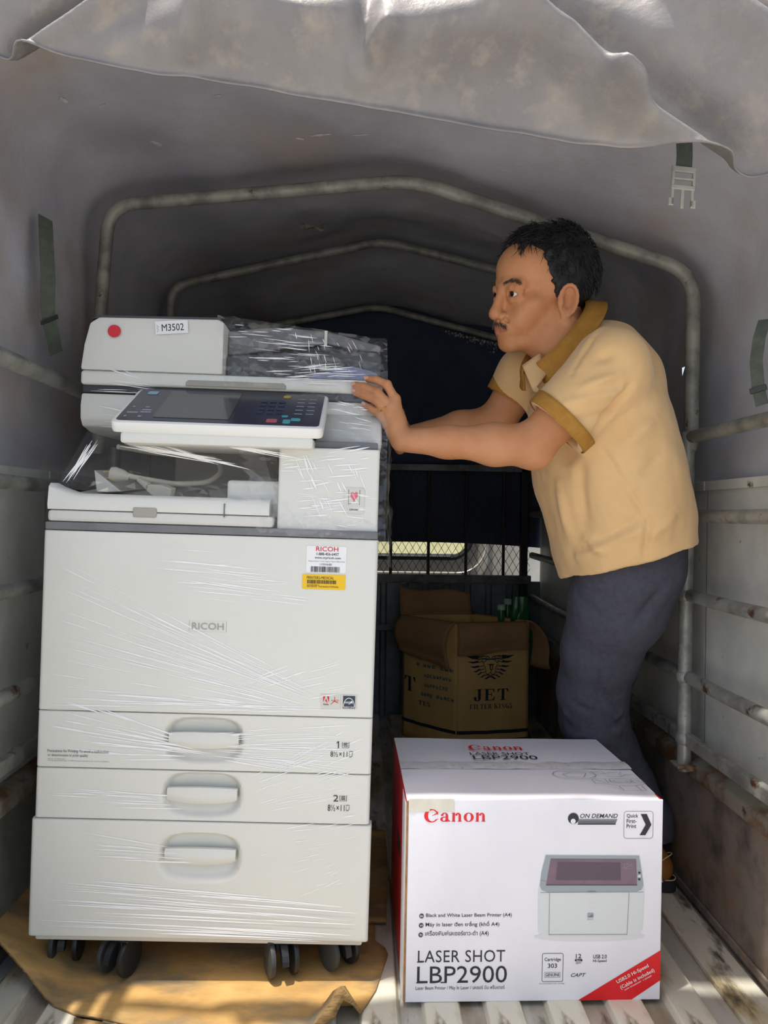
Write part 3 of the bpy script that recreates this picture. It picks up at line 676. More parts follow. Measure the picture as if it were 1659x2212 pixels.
def handle(parent, cx, cz, hw):
    b = MB(); vs_ = []; n = 18
    for i in range(n+1):
        t = -1+2*i/n; x = cx+hw*0.94*t; bow = (1-t*t)
        zt = cz+0.010+0.0025*bow; zb = cz-0.010-0.006*bow**0.7; yo = -0.001-0.004*bow
        for y_, z_ in ((yo+0.016, zt-0.002), (yo+0.003, zt), (yo, zt-0.003), (yo, zb+0.006), (yo+0.004, zb), (yo+0.020, zb+0.004)): vs_.append((x, y_, z_))
    fs = [(i*6+k, i*6+(k+1) % 6, (i+1)*6+(k+1) % 6, (i+1)*6+k) for i in range(n) for k in range(6)]+[tuple(range(6))[::-1], tuple(n*6+k for k in range(6))]
    b.add(vs_, fs); b.build('handle', M_cop, parent, smooth=True, angle=50)
zl, z2, z1, zd = 0.293, 0.382, 0.482, 0.797
dr = plate('lower_drawer', -0.004, cw_+0.004, z0, zl-0.0015, -0.003, 0.03, M_cop, (0.291, 0.2335-0.003, 0.070, 0.041, 0.020)); handle(dr, 0.291, 0.233, 0.066)
dr = plate('paper_drawer', 0, cw_, zl, z2-0.0015, 0, 0.03, M_cop, (0.291, 0.3385, 0.068, 0.039, 0.020)); handle(dr, 0.291, 0.340, 0.065)
dr = plate('paper_drawer', 0, cw_, z2, z1-0.0015, 0, 0.03, M_cop, (0.291, 0.4345, 0.068, 0.040, 0.020)); handle(dr, 0.291, 0.437, 0.065)
plate('front_door', 0, cw_, z1, zd, 0, 0.03, M_cop)
b = MB(); b.box((0.003, 0.029, z0+0.004), (cw_-0.003, 0.64, zd)); b.build('cabinet_body', M_cop2, cop, bevel=0.006)
b = MB(); b.box((0.006, 0.004, z0-0.010), (cw_-0.006, 0.63, z0+0.006)); b.build('base_frame', M_cop2, cop, bevel=0.004)
# stripe and upper cover
b = MB(); b.box((0.001, 0.001, zd+0.001), (cw_-0.001, 0.64, zd+0.015)); b.build('grey_strip', M_stripe, cop, bevel=0.003)
b = MB(); b.box((0.004, 0.002, zd+0.0155), (0.400, 0.63, zd+0.036)); b.build('upper_cover', M_cop2, cop, bevel=0.006)
# exit tray lip with raised left end
b = MB(); vs_ = []; n = 30
for i in range(n+1):
    x = 0.004+0.388*i/n; up = 0.885-(0.022)*min(1, x/0.05)**0.6+0.0*x
    for y_, z_ in ((0.004, zd+0.037), (0.002, zd+0.046), (0.006, up-0.006), (0.014, up), (0.05, up+0.001), (0.05, zd+0.037)): vs_.append((x, y_, z_))
fs = [(i*6+k, i*6+(k+1) % 6, (i+1)*6+(k+1) % 6, (i+1)*6+k) for i in range(n) for k in range(6)]+[tuple(range(6))[::-1], tuple(n*6+k for k in range(6))]
b.add(vs_, fs); b.build('exit_tray_lip', M_cop, cop, smooth=True, angle=45)
x, z = LC(312, 1106, 0.0); b = MB(); b.box((x-0.021, -0.0005, z-0.010), (x+0.021, 0.012, z+0.008)); b.build('lip_notch', M_bay, cop, bevel=0.003)
x, z = LC(484, 1100, 0.0); b = MB(); b.box((x-0.0008, 0.0005, z-0.014), (x+0.0008, 0.01, z+0.010)); b.build('lip_seam', M_cmid, cop)
# exit tray plate rising to the back
b = MB()
b.grid(lambda u, v: (0.01+0.38*u, 0.045+0.40*v, 0.858+(0.040-0.028*u)*v+0.012*max(0, v-0.6)*(1-u)), 12, 10)
b.build('exit_tray', M_cop2, cop, smooth=True)
b = MB(); q = [LC(203, 1015, 0.12), LC(262, 1062, 0.12), LC(208, 1062, 0.12)]
b.prism([(q[0][0], 0.12, q[0][1]), (q[1][0], 0.12, q[1][1]), (q[2][0], 0.12, q[2][1])], (0, 0, 0), (0, 0.16, 0.01)); b.build('tray_fin', M_cop, cop, bevel=0.002)
b = MB(); b.box((0.12, 0.42, 0.84), (0.42, 0.44, 1.01)); b.build('bay_back_panel', M_bay, cop, bevel=0.004)
b = MB(); b.box((0.05, 0.46, 0.84), (0.13, 0.48, 1.01)); b.build('bay_side_panel', M_cdark, cop, bevel=0.004)
x, z = LC(490, 1075, 0.10); b = MB(); b.box((x-0.018, 0.22, z-0.006), (x+0.012, 0.26, z+0.008)); b.build('red_lever', mat('lever_red', 'c33137', 0.4), cop, bevel=0.003)
x0, _ = LC(490, 1060, 0.05); x1, _ = LC(605, 1060, 0.05)
b = MB(); b.box((x0, 0.05, zd+0.03), (x1+0.004, 0.40, 0.897)); b.build('bridge_block', M_cop, cop, bevel=0.006)
# right column
cx0, _ = LC(600, 1060, 0.012); 
plate('column_cover', cx0, cw_-0.002, zd+0.016, 0.962, 0.012, 0.03, M_cop, None, 0.006)
b = MB(); b.box((cx0+0.003, 0.035, zd+0.016), (cw_-0.004, 0.62, 0.962)); b.build('column_body', M_cop2, cop, bevel=0.006)
b = MB(); b.box((cx0+0.006, 0.03, 0.9625), (cw_-0.006, 0.62, 0.976)); b.build('column_strip', M_stripe, cop, bevel=0.003)
YS = 0.150
# scanner housing: lower housing with rounded belly, dark band, upper housing
def slab(name, x0, x1, y0, y1, za, zb, m, bev): b = MB(); b.box((x0, y0, za), (x1, y1, zb)); return b.build(name, m, cop, bevel=bev, seg=3, smooth=True)
b = MB(); prof_ = [(YS+0.06, 1.002), (YS+0.012, 1.010), (YS+0.001, 1.024), (YS-0.001, 1.050), (YS+0.004, 1.074), (YS+0.06, 1.075), (0.62, 1.075), (0.62, 1.002)]
b.prism([(0, y_, z_) for y_, z_ in prof_], (0.0, 0, 0), (cw_, 0, 0)); b.build('scanner_lower_housing', M_cop, cop, bevel=0.004, smooth=True)
b = MB(); prof_ = [(YS+0.05, 0.977), (YS-0.03, 0.977), (YS-0.045, 0.99), (YS-0.035, 1.02), (YS-0.002, 1.05), (YS+0.06, 1.05)]
b.prism([(0, y_, z_) for y_, z_ in prof_], (0.462, 0, 0), (cw_+0.002, 0, 0)); b.build('scanner_shoulder', M_cop, cop, bevel=0.008, smooth=True)
slab('scanner_band', 0.002, cw_-0.002, YS+0.005, 0.615, 1.0755, 1.090, M_cdark, 0.002)
slab('scanner_upper_housing', -0.001, cw_+0.001, YS-0.002, 0.62, 1.0905, 1.118, M_cop, 0.006)
x0, za = LC(402, 821, YS); x1, zb = LC(618, 842, YS)
b = MB(); b.prism([(x0+(x1-x0)*u_, YS-0.004, zb+(za-zb)*w_) for u_, w_ in ((0.0, 0), (1, 0), (1, 0.65), (0.97, 1), (0.03, 1), (0, 0.65))], (0, 0, 0), (0, 0.01, 0)); b.build('lid_grip', M_bay, cop, bevel=0.0015)
# document feeder
xa, _ = LC(483, 740, YS)
b = MB(); T = [(-0.004, 1.119), (xa, 1.119), (xa, 1.222), (xa-0.012, 1.228), (0.03, 1.224), (0.012, 1.212), (0.002, 1.17)]
b.prism([(x_, YS+0.002, z_) for x_, z_ in T], (0, 0, 0), (0, 0.42, 0)); b.build('feeder_cover', M_cop, cop, bevel=0.006, smooth=True)
b = MB(); b.prism([(0.014, YS+0.005, 1.2195), (0.03, YS+0.005, 1.2275), (xa-0.012, YS+0.005, 1.2315), (xa-0.006, YS+0.005, 1.2265), (xa-0.006, YS+0.005, 1.2255), (0.03, YS+0.005, 1.2225)], (0, 0, 0), (0, 0.40, 0.012)); b.build('feeder_top', M_cdark, cop, bevel=0.001)
b = MB(); T = [(xa+0.001, 1.119), (cw_-0.004, 1.119), (cw_-0.002, 1.17), (cw_-0.012, 1.182), (0.45, 1.178), (xa+0.001, 1.162)]
b.prism([(x_, YS+0.03, z_) for x_, z_ in T], (0, 0, 0), (0, 0.42, 0)); b.build('feeder_tray_base', M_cdark, cop, bevel=0.004)
b = MB(); T = [(xa+0.001, 1.166), (0.475, 1.196), (cw_-0.006, 1.178), (cw_-0.004, 1.196), (0.472, 1.222), (xa+0.09, 1.226), (xa+0.001, 1.214)]
b.prism([(x_, YS+0.045, z_) for x_, z_ in T], (0, 0, 0), (0, 0.33, 0.006)); b.build('paper_tray', M_cmid, cop, bevel=0.003)
b = MB(); b.prism([(0.36, YS+0.035, 1.168), (0.47, YS+0.035, 1.19), (cw_-0.03, YS+0.035, 1.176), (cw_-0.03, YS+0.035, 1.160), (0.46, YS+0.035, 1.166), (0.38, YS+0.035, 1.158)], (0, 0, 0), (0, 0.02, 0)); b.build('tray_guide', M_blackp, cop, bevel=0.002)
b = MB(); b.box((0.468, YS+0.040, 1.184), (0.474, YS+0.06, 1.222)); b.build('tray_hinge', M_cop2, cop, bevel=0.001)
b = MB(); b.prism([(0.43, YS+0.005, 1.1185), (cw_-0.004, YS+0.005, 1.1185), (cw_-0.012, YS+0.005, 1.135), (cw_-0.06, YS+0.005, 1.146), (0.50, YS+0.005, 1.141)], (0, 0, 0), (0, 0.02, 0)); b.build('foam_pad', mat('blue_foam', '8288a6', 0.7), cop, bevel=0.003)
for o in list(cop.children):
    if o.name.split('.')[0] in ('scanner_lower_housing', 'scanner_shoulder', 'scanner_band', 'scanner_upper_housing', 'feeder_cover', 'feeder_top', 'feeder_tray_base', 'paper_tray', 'tray_guide', 'tray_hinge', 'foam_pad'): o.location.z = -0.0125
    if o.name.split('.')[0] in ('column_cover', 'column_body', 'column_strip'): o.location.z = -0.004
# control panel, tilted
pb, pt_ = -0.035, YS-0.012
xl, zb = LC(229, 912, pb); xr, _ = LC(702, 912, pb); _, zt = LC(480, 846, pt_)
sl = math.atan2(zt-zb, pt_-pb); Lp = math.hypot(zt-zb, pt_-pb)
U_ = Vector((1, 0, 0)); Vv = Vector((0, math.cos(sl), math.sin(sl))); Nn = Vector((0, -math.sin(sl), math.cos(sl))); O_ = Vector((xl, pb, zb)); Wp = xr-xl
def pp(u, v, e=0.0): return O_+U_*(u*Wp)+Vv*(v*Lp)+Nn*e
def prr(u0, v0, u1, v1, r, n=5):
    return [(x_/Wp, y_/Lp) for x_, y_ in rrect(u0*Wp, v0*Lp, u1*Wp, v1*Lp, r, n)]
b = MB(); b.prism([pp(u, v, -0.020) for u, v in prr(0.01, 0.02, 0.99, 1, 0.012)], (0, 0, 0), Nn*0.020); pan = b.build('control_panel', mat('panel_white', 'ecebe6', 0.35), cop, bevel=0.004, smooth=True)
def pflat(name, poly, m, e, parent=pan):
    b = MB(); b.prism([pp(u, v, 0.0) for u, v in poly], Nn*(e-0.0008), Nn*e); return b.build(name, m, parent)
pflat('panel_face', prr(0.03, 0.07, 0.97, 0.98, 0.008), M_panel, 0.0008)
pflat('touch_screen', prr(0.19, 0.16, 0.545, 0.95, 0.003), M_screen, 0.0016)
for (u, v, w, h, m) in [(0.745, 0.17, 0.05, 0.09, M_pink), (0.815, 0.16, 0.035, 0.10, M_teal), (0.855, 0.22, 0.045, 0.07, M_teal), (0.80, 0.30, 0.03, 0.05, M_teal), (0.78, 0.88, 0.035, 0.07, M_gold), (0.10, 0.86, 0.05, 0.09, mat('logo_blue', '86b4cc', 0.4))]:
    pflat('panel_key', prr(u-w/2, v-h/2, u+w/2, v+h/2, 0.003, 3), m, 0.0018)
me = None
for r_ in range(4):
    for c_ in range(3):
        pflat('panel_key', prr(0.66+c_*0.045, 0.36+r_*0.11, 0.69+c_*0.045, 0.42+r_*0.11, 0.002, 2), mat('key_navy', '2c3654', 0.4), 0.0018)
for i in range(10):
    u, v = 0.84+0.055*(i % 2), 0.38+0.11*(i//2)
    pflat('panel_mark', prr(u, v, u+0.038, v+0.012, 0.0004, 1), mat('panel_print', '9aa0ac', 0.5), 0.0014)
for (u, v, w) in ((0.055, 0.26, 0.05), (0.115, 0.28, 0.05), (0.115, 0.34, 0.045), (0.055, 0.16, 0.012), (0.12, 0.16, 0.016), (0.12, 0.42, 0.02), (0.06, 0.42, 0.012)):
    pflat('panel_mark', prr(u, v, u+w, v+0.03, 0.0004, 1), mat('panel_print', '9aa0ac', 0.5), 0.0014)
b = MB(); b.box((xl+0.02, pb+0.012, zb-0.033), (xr-0.02, YS+0.01, zb-0.013)); b.build('panel_bracket', M_cop, cop, bevel=0.005)
# power cord lying in the exit tray
M_cord = mat('cord_beige', 'd3d0c2', 0.5)
def lc3(px, py, yl): q = LC(px, py, yl); return Vector((q[0], yl, q[1]))
b = MB(); b.tube(round_path([lc3(270, 1026, .13), lc3(300, 1033, .13), lc3(380, 1046, .14), lc3(450, 1043, .16), lc3(480, 1020, .2), lc3(470, 990, .24), lc3(400, 985, .28), lc3(330, 978, .3), lc3(255, 965, .22)], 0.02), 0.0052, 10); cord = b.build('power_cord', M_cord, cop, smooth=True, angle=70)
tag(cord, 'beige power cord with plug and connector')
q = lc3(262, 1027, .13); b = MB(); b.tube([q+Vector((-0.020, 0, 0.003)), q+Vector((-0.012, 0, 0.002)), q+Vector((0.004, 0, 0)), q+Vector((0.016, 0, -0.003))], 0.01, 12, radii=[0.0125, 0.0145, 0.011, 0.006]); b.build('mains_plug', M_cord, cord, smooth=True, angle=50)
for dz in (-0.006, 0.006):
    b = MB(); b.box((q.x-0.034, q.y-0.003, q.z+dz-0.001), (q.x-0.018, q.y+0.003, q.z+dz+0.001)); b.build('plug_blade', mat('brass', 'b59b55', 0.3, 0.9), cord)
a_, c_ = lc3(322, 1052, .10), lc3(372, 1072, .09); dd = (c_-a_).normalized(); up = Vector((0, -0.2, 1)).normalized(); sd = dd.cross(up).normalized(); up = sd.cross(dd)
b = MB(); b.tube([lc3(300, 1036, .12), a_], 0.005, 8, radii=[0.005, 0.008]); b.build('strain_relief', M_cord, cord, smooth=True)
b = MB(); b.prism([a_+up*0.006+sd*0.008, a_-up*0.006+sd*0.008, a_+dd*0.028-up*0.0155+sd*0.009, c_-up*0.0155+sd*0.009, c_+up*0.0155+sd*0.009, a_+dd*0.028+up*0.0155+sd*0.009], (0, 0, 0), -sd*0.018); b.build('connector', M_cord, cord, bevel=0.002)
# casters
def caster(x, y, yaw, r=0.033, side=1):
    t = bpy.data.objects.new('caster', None); C.objects.link(t); t.parent = cop; t.location = (x, y, 0.0045+x*math.sin(ROLLC)); t.rotation_euler = (0, 0, yaw)
    b = MB(); b.lathe([(0.012, z0-0.022), (0.012, z0-0.008)], (0, 0, 0), n=14); b.box((-0.012, -0.02, 0.042), (0.012, 0.02, z0-0.02)); b.box((-0.028, -0.026, z0-0.024), (0.028, 0.026, z0-0.019))
    b.build('fork', M_blackp, t, bevel=0.003)
    for sx in (-1, 1):
        b = MB(); b.lathe([(0.0, -0.001), (0.012, 0.0), (r-0.006, 0.001), (r-0.001, 0.003), (r, 0.007), (r-0.001, 0.011), (r-0.008, 0.0125), (0.0, 0.0125)], (sx*0.021-(0.006), -0.012, r), 'X', 26); b.build('wheel', M_wheel if sx < 0 else M_blackp, t, smooth=True)
    b = MB(); n = 12
    pr_ = [(math.cos(a), math.sin(a)) for a in [PI*i/n for i in range(n+1)]]
    b.prism([(0, -0.012+c*(r+0.004), r+s*(r+0.004)*0.9) for c, s in pr_]+[(0, -0.012-c*(r-0.01), r+s*(r-0.01)*0.9) for c, s in pr_], (-0.006, 0, 0), (0.006, 0, 0)); b.build('hood', M_blackp, t)
for px, yl, yaw in ((148, 0.085, 0.05), (266, 0.040, -0.35), (603, 0.035, 0.35), (722, 0.06, 0.6)):
    caster(LC(px, 2070, yl)[0], yl, yaw)
caster(0.09, 0.55, 0.3); caster(0.50, 0.55, -0.4)

# --- labels and print
D = CFace(0.0)
e = 0.0008
D.sh((662, 1180, 748, 1237), [rrect(0, 0, 1, 1, 0.04, 3)], M_white, 'service_label', e, 'white service label with red lettering and barcode')
D.text('RICOH', (683, 1181, 731, 1191), M_red, e=0.0014, bold=0.008)
D.text('1-888-456-6457', (684, 1194, 732, 1200), M_ink, e=0.0014, bold=0.008)
D.text('www.myricoh.com', (680, 1202.5, 736, 1209), M_ink, e=0.0014, bold=0.008)
D.text('Request Service• Order Supplies• Report Meter Reads', (667, 1211, 745, 1215), M_inkg, e=0.0014, res=1)
D.text('13904680', (691, 1217, 717, 1221.5), M_inkg, e=0.0014)
random.seed(3)
def bars(n): 
    out, x = [], 0.0
    while x < 1: w = random.choice((0.008, 0.014, 0.022)); out.append(rect(x, 0, min(1, x+w), 1)); x += w+random.choice((0.008, 0.012, 0.02))
    return out
D.sh((671, 1224, 734, 1236), bars(30), M_ink, 'barcode', 0.0014)
D.sh((653, 1241, 746, 1273), [rrect(0, 0, 1, 1, 0.05, 3)], M_yel, 'asset_label', e, 'yellow asset label')
D.text('PRINTERS-MEDICAL', (663, 1245, 721, 1251), M_ink, e=0.0014)
D.sh((664, 1253, 726, 1261), bars(30), M_ink, 'barcode', 0.0014)
D.sh((663, 1262, 690, 1265), scribble(10, 1), mat('label_faint_ink', 'a8862a', 0.6), 'small_print', 0.0014)
D.sh((663, 1265.5, 732, 1269), scribble(22, 2), mat('label_faint_ink', 'a8862a', 0.6), 'small_print', 0.0014)
# embossed maker's plate
D.sh((409, 1341, 489, 1365), stroke([(0.005, 0.02), (0.995, 0.02), (0.995, 0.98), (0.005, 0.98)], 0.012, True), M_logo, 'maker_plate_edge', e)
D.text('RICOH', (415, 1345.5, 483, 1360), M_logo, e=0.0012, bold=0.008)
D.sh((693, 1500, 771, 1531), [rrect(0, 0, 0.535, 1, 0.03, 3), rrect(0.555, 0, 1, 1, 0.03, 3)], M_lgrey, 'compliance_label', e)
D.sh((698, 1504, 711, 1517), [[(0, 0), (0.38, 0), (0, 1)], [(1, 0), (0.62, 0), (1, 1)], [(0.5, 0.35), (0.75, 1), (0.58, 1), (0.5, 0.8), (0.33, 0.8)]], M_red, 'red_triangle_mark', 0.0014)
D.text('Adobe', (698, 1519, 710, 1523), M_ink, e=0.0014, bold=0.008)
D.text('Adobe PDF', (715, 1511, 732, 1515), M_red, e=0.0014, res=1)
D.sh((714, 1505, 732, 1522), [[(0.45, 0), (0.52, 0), (0.55, 0.5), (0.48, 0.5)], [(0.5, 0.5), (0.95, 0.75), (0.9, 0.8), (0.46, 0.58)], [(0.48, 0.5), (0.0, 0.95), (0.06, 0.97), (0.54, 0.56)]], M_red, 'red_swirl_mark', 0.0014)
D.sh((741, 1503, 767, 1530), [rect(0, 0, 1, 1)], mat('badge_blue_black', '2f3c4c', 0.5), 'efficiency_badge', 0.0014)
D.sh((742, 1504, 766, 1523), ringarc(0.5, 1.2, 0.52, 1.05, 0.47, 0.98, 180, 360)+[[(0.72, 0.45), (0.77, 0.58), (0.9, 0.58), (0.8, 0.68), (0.85, 0.84), (0.72, 0.74), (0.6, 0.84), (0.64, 0.68), (0.54, 0.58), (0.67, 0.58)]], M_white, 'badge_arc', 0.002)
D.text('energy', (744, 1515, 758, 1521), M_white, e=0.002, shear=0.3, bold=0.008, res=2)
D.text('ENERGY STAR', (742.5, 1525.5, 765.5, 1529), M_white, e=0.002, bold=0.008, res=2)
# tray numbers
def paper_icon(F_, box, e=0.0012):
    F_.sh(box, stroke([(0.02, 0), (0.02, 1), (0.98, 1), (0.98, 0)], 0.08)+[rect(0.2, 0.1+0.2*i, 0.8, 0.2+0.2*i) for i in range(4)], M_ink, 'paper_icon', e)
def page_icon(F_, box, e=0.0012):
    F_.sh(box, stroke([(0.1, 0.02), (0.9, 0.02), (0.9, 0.7), (0.55, 0.98), (0.1, 0.98)], 0.12, True), M_ink, 'page_icon', e)
D.sh((726, 1601, 734, 1616), [rect(0.52, 0, 0.78, 1), [(0.52, 0), (0.62, 0.12), (0.1, 0.34), (0.1, 0.22)]], M_ink, 'printed_text', 0.0012); paper_icon(D, (739, 1603, 754, 1615))
D.text('8½×11', (714, 1623, 750, 1635), M_ink, e=0.0012); page_icon(D, (754, 1623, 762, 1635))
D.text('2', (720, 1717, 731, 1731), M_ink, e=0.0012); paper_icon(D, (734, 1718, 749, 1730))
D.text('8½×11', (708, 1738, 744, 1752), M_ink, e=0.0012); page_icon(D, (747, 1739, 755, 1751))
D.text('Precautions for Printing To avoid a malfunction', (104, 1619.5, 234, 1627.5), M_inkg, e=0.0012, bold=0.008, res=2)
D.text('or deterioration in print quality', (104, 1628.5, 190, 1635.5), M_inkg, e=0.0012, bold=0.008, res=2)
D.text('•Never use inkjet paper', (104, 1637.5, 142, 1640.5), M_inkg, e=0.0012, res=1)
D.text('•Use an appropriate type of OHP transparency set in the correct orientation.', (104, 1642, 236, 1645.5), M_inkg, e=0.0012, res=1)
# labels on the feeder cover
FC = CFace(YS-0.001)
FC.sh((233, 702, 261, 729), [ell(0.5, 0.5, 0.5, 0.5, 32)], mat('sticker_red', 'd02336', 0.5), 'round_sticker', 0.001, 'red round sticker')
l, t_, r_, b_ = FC.lb((336, 693, 406, 721)); cxm, czm = (l+r_)/2, (t_+b_)/2; ra = math.radians(5)
rot = lambda pts: [(cxm+(x-cxm)*math.cos(ra)-(z-czm)*math.sin(ra), czm+(x-cxm)*math.sin(ra)+(z-czm)*math.cos(ra)) for x, z in pts]
FC.polys('paper_label', [rot(rrect(l, b_, r_, t_, 0.001, 2))], M_white, 0.001, 'white paper label reading M3502')
def serif_like(face, body, box, m, e, ra_):
    V, F = text_mesh(body, 0.0, 0); xs = [v[0] for v in V]; ys = [v[1] for v in V]
    L_, T_, R_, B_ = face.lb(box); 
    W_2 = [(L_+(x-min(xs))/(max(xs)-min(xs))*(R_-L_), B_+(y-min(ys))/(max(ys)-min(ys))*(T_-B_)) for x, y in V]
    face.put('printed_text', rot(W_2), F, m, e)
serif_like(FC, 'M3502', (350, 700, 397, 715), M_ink, 0.0016, ra)
FC.polys('handwriting', [rot([FC_ for FC_ in p]) for p in stroke([FC.lb((339+i % 3*2, 700+i*2.2, 340, 701))[:2] for i in range(8)], 0.0006)], M_inkg, 0.0016)
K = CFace(0.012)
K.sh((743, 1054, 787, 1110), [rrect(0, 0, 1, 1, 0.08, 3)], M_lgrey, 'led_sticker', 0.001)
K.sh((756, 1062, 774, 1084), [[(0.5, 1), (0.05, 0.45), (0.1, 0.1), (0.3, 0.02), (0.5, 0.2), (0.7, 0.02), (0.9, 0.1), (0.95, 0.45)]], mat('heart_pink', 'd86f7e', 0.5), 'pink_mark', 0.0016)
K.sh((755, 1099, 775, 1103), scribble(7, 3), M_inkg, 'small_print', 0.0016)
K.sh((750, 1058, 780, 1090), stroke([(0.1, 0), (0.1, 1), (0.5, 0.8), (0.9, 1), (0.9, 0)], 0.04), M_inkg, 'sticker_lines', 0.0014)

# --- stretch film
def film_mat(name, dens, rough, white=0.5, gloss=0.1):
    """clear film: mostly transparent, a little haze, a constant share of mirror-like reflection"""
    m = bpy.data.materials.new(name); m.use_nodes = True; nt = m.node_tree; N = nt.nodes; L = nt.links
    out = N['Material Output']; N.remove(N['Principled BSDF'])
    df = N.new('ShaderNodeBsdfDiffuse'); df.inputs[0].default_value = (white, white, white, 1); tr = N.new('ShaderNodeBsdfTransparent'); gl = N.new('ShaderNodeBsdfGlossy'); gl.inputs['Roughness'].default_value = rough
    m1, m2 = N.new('ShaderNodeMixShader'), N.new('ShaderNodeMixShader'); m1.inputs[0].default_value = dens; m2.inputs[0].default_value = gloss
    L.new(tr.outputs[0], m1.inputs[1]); L.new(df.outputs[0], m1.inputs[2]); L.new(m1.outputs[0], m2.inputs[1]); L.new(gl.outputs[0], m2.inputs[2]); L.new(m2.outputs[0], out.inputs[0])
    MATS[name] = m; return m
M_film = film_mat('stretch_film', 0.035, 0.12, 0.9, 0.055)
M_crease = film_mat('film_crease_glint', 0.9, 0.15, 0.99, 0.05)  # near-white diffuse colour paints the bright highlights along the folds
rs = np.random.RandomState(11)
CR = MB()
def crease(p, q, yl, w, lift=0.0015):
    """a raised fold of film from photo pixel p to q on the plane y = yl"""
    a = Vector((*LC(p[0], p[1], yl), 0)); c = Vector((*LC(q[0], q[1], yl), 0)); a = Vector((a.x, yl, a.y)); c = Vector((c.x, yl, c.y))
    d = (c-a); L = d.length
    if L < 1e-4: return
    d /= L; s = Vector((-d.z, 0, d.x)); n = 4; vs_ = []; w *= 1.5
    for i in range(n+1):
        t = i/n; k = math.sin(PI*min(max(t, 0.02), 0.98))**0.6; mid = a+d*(L*t)
        vs_ += [mid-s*w*k/2+Vector((0, -0.0004, 0)), mid+Vector((0, -w*0.14*k-0.0004, 0)), mid+s*w*k/2+Vector((0, -0.0004, 0))]
    CR.add(vs_, [(3*i+k, 3*i+k+1, 3*i+3+k+1, 3*i+3+k) for i in range(n) for k in range(2)])
def fan(p0, p1, q0, q1, n, frac=(0.2, 0.6), w=(0.0006, 0.0018), yl=-0.0005, jit=4):
    for i in range(n):
        t = rs.rand(); u = np.clip(t+rs.normal(0, 0.08), 0, 1)
        a = np.array(p0)+(np.array(p1)-np.array(p0))*t+rs.normal(0, jit, 2); c = np.array(q0)+(np.array(q1)-np.array(q0))*u+rs.normal(0, jit, 2)
        f = rs.uniform(*frac); s0 = rs.uniform(0, 1-f)
        crease(a+(c-a)*s0, a+(c-a)*(s0+f), yl, rs.uniform(*w))
fan((125, 1200), (110, 1420), (690, 1500), (720, 1545), 75, (0.12, 0.4), (0.0005, 0.0013))
fan((250, 1170), (420, 1290), (600, 1190), (700, 1330), 30, (0.2, 0.5), (0.0005, 0.0013))
fan((100, 1440), (95, 1540), (640, 1540), (780, 1530), 40, (0.12, 0.35), (0.0005, 0.0013))
fan((100, 1480), (95, 1640), (420, 1605), (470, 1640), 40, (0.15, 0.5))
fan((430, 1590), (470, 1640), (770, 1560), (790, 1690), 55, (0.15, 0.5), (0.0005, 0.0012))
fan((90, 1690), (85, 1740), (400, 1720), (470, 1745), 14, (0.15, 0.45))
fan((540, 1680), (520, 1760), (790, 1560), (790, 1720), 45, (0.1, 0.3), (0.0005, 0.0011))
fan((150, 1790), (190, 1860), (430, 1840), (460, 1865), 16, (0.2, 0.6), yl=-0.0036)
fan((520, 1800), (620, 1960), (780, 1760), (780, 1890), 22, (0.1, 0.3), (0.0005, 0.0011), yl=-0.0036)
fan((70, 1890), (66, 2010), (770, 1950), (775, 2040), 46, (0.2, 0.6), (0.0007, 0.0022), yl=-0.0036)
fan((500, 1480), (620, 1520), (740, 1400), (780, 1500), 20, (0.15, 0.4), (0.0005, 0.0011))
fan((605, 990), (640, 1140), (800, 960), (825, 1150), 52, (0.1, 0.35), (0.0006, 0.0018), 0.011)
fan((620, 980), (780, 1000), (700, 1150), (830, 1130), 24, (0.1, 0.3), (0.0006, 0.0018), 0.011)
fan((200, 870), (215, 920), (400, 915), (520, 940), 14, (0.2, 0.5), (0.0005, 0.0012), YS-0.004)
fan((205, 770), (200, 850), (300, 820), (380, 850), 16, (0.3, 0.7), (0.0004, 0.0009), YS-0.004)
fan((484, 700), (540, 815), (700, 715), (800, 830), 42, (0.08, 0.3), (0.0004, 0.0011), YS-0.006)
fan((640, 720), (760, 730), (660, 820), (800, 800), 26, (0.08, 0.3), (0.0004, 0.0011), YS-0.006)
fan((560, 800), (620, 830), (800, 780), (825, 830), 30, (0.12, 0.35), (0.0006, 0.0014), YS-0.006)
fan((705, 860), (720, 960), (800, 880), (828, 970), 26, (0.15, 0.5), (0.0005, 0.0012), YS-0.05)
fan((240, 905), (330, 935), (560, 970), (700, 1000), 46, (0.2, 0.6), (0.0006, 0.0018), 0.0)
fan((215, 940), (200, 960), (150, 1040), (135, 1050), 16, (0.4, 0.9), (0.0006, 0.0016), 0.03)
fan((230, 960), (350, 960), (520, 1000), (600, 1040), 26, (0.2, 0.6), (0.0005, 0.0014), 0.02)
tag(CR.build('film_crease_glint', M_crease, cop), 'folds of clear stretch film with highlights painted white', kind='stuff')
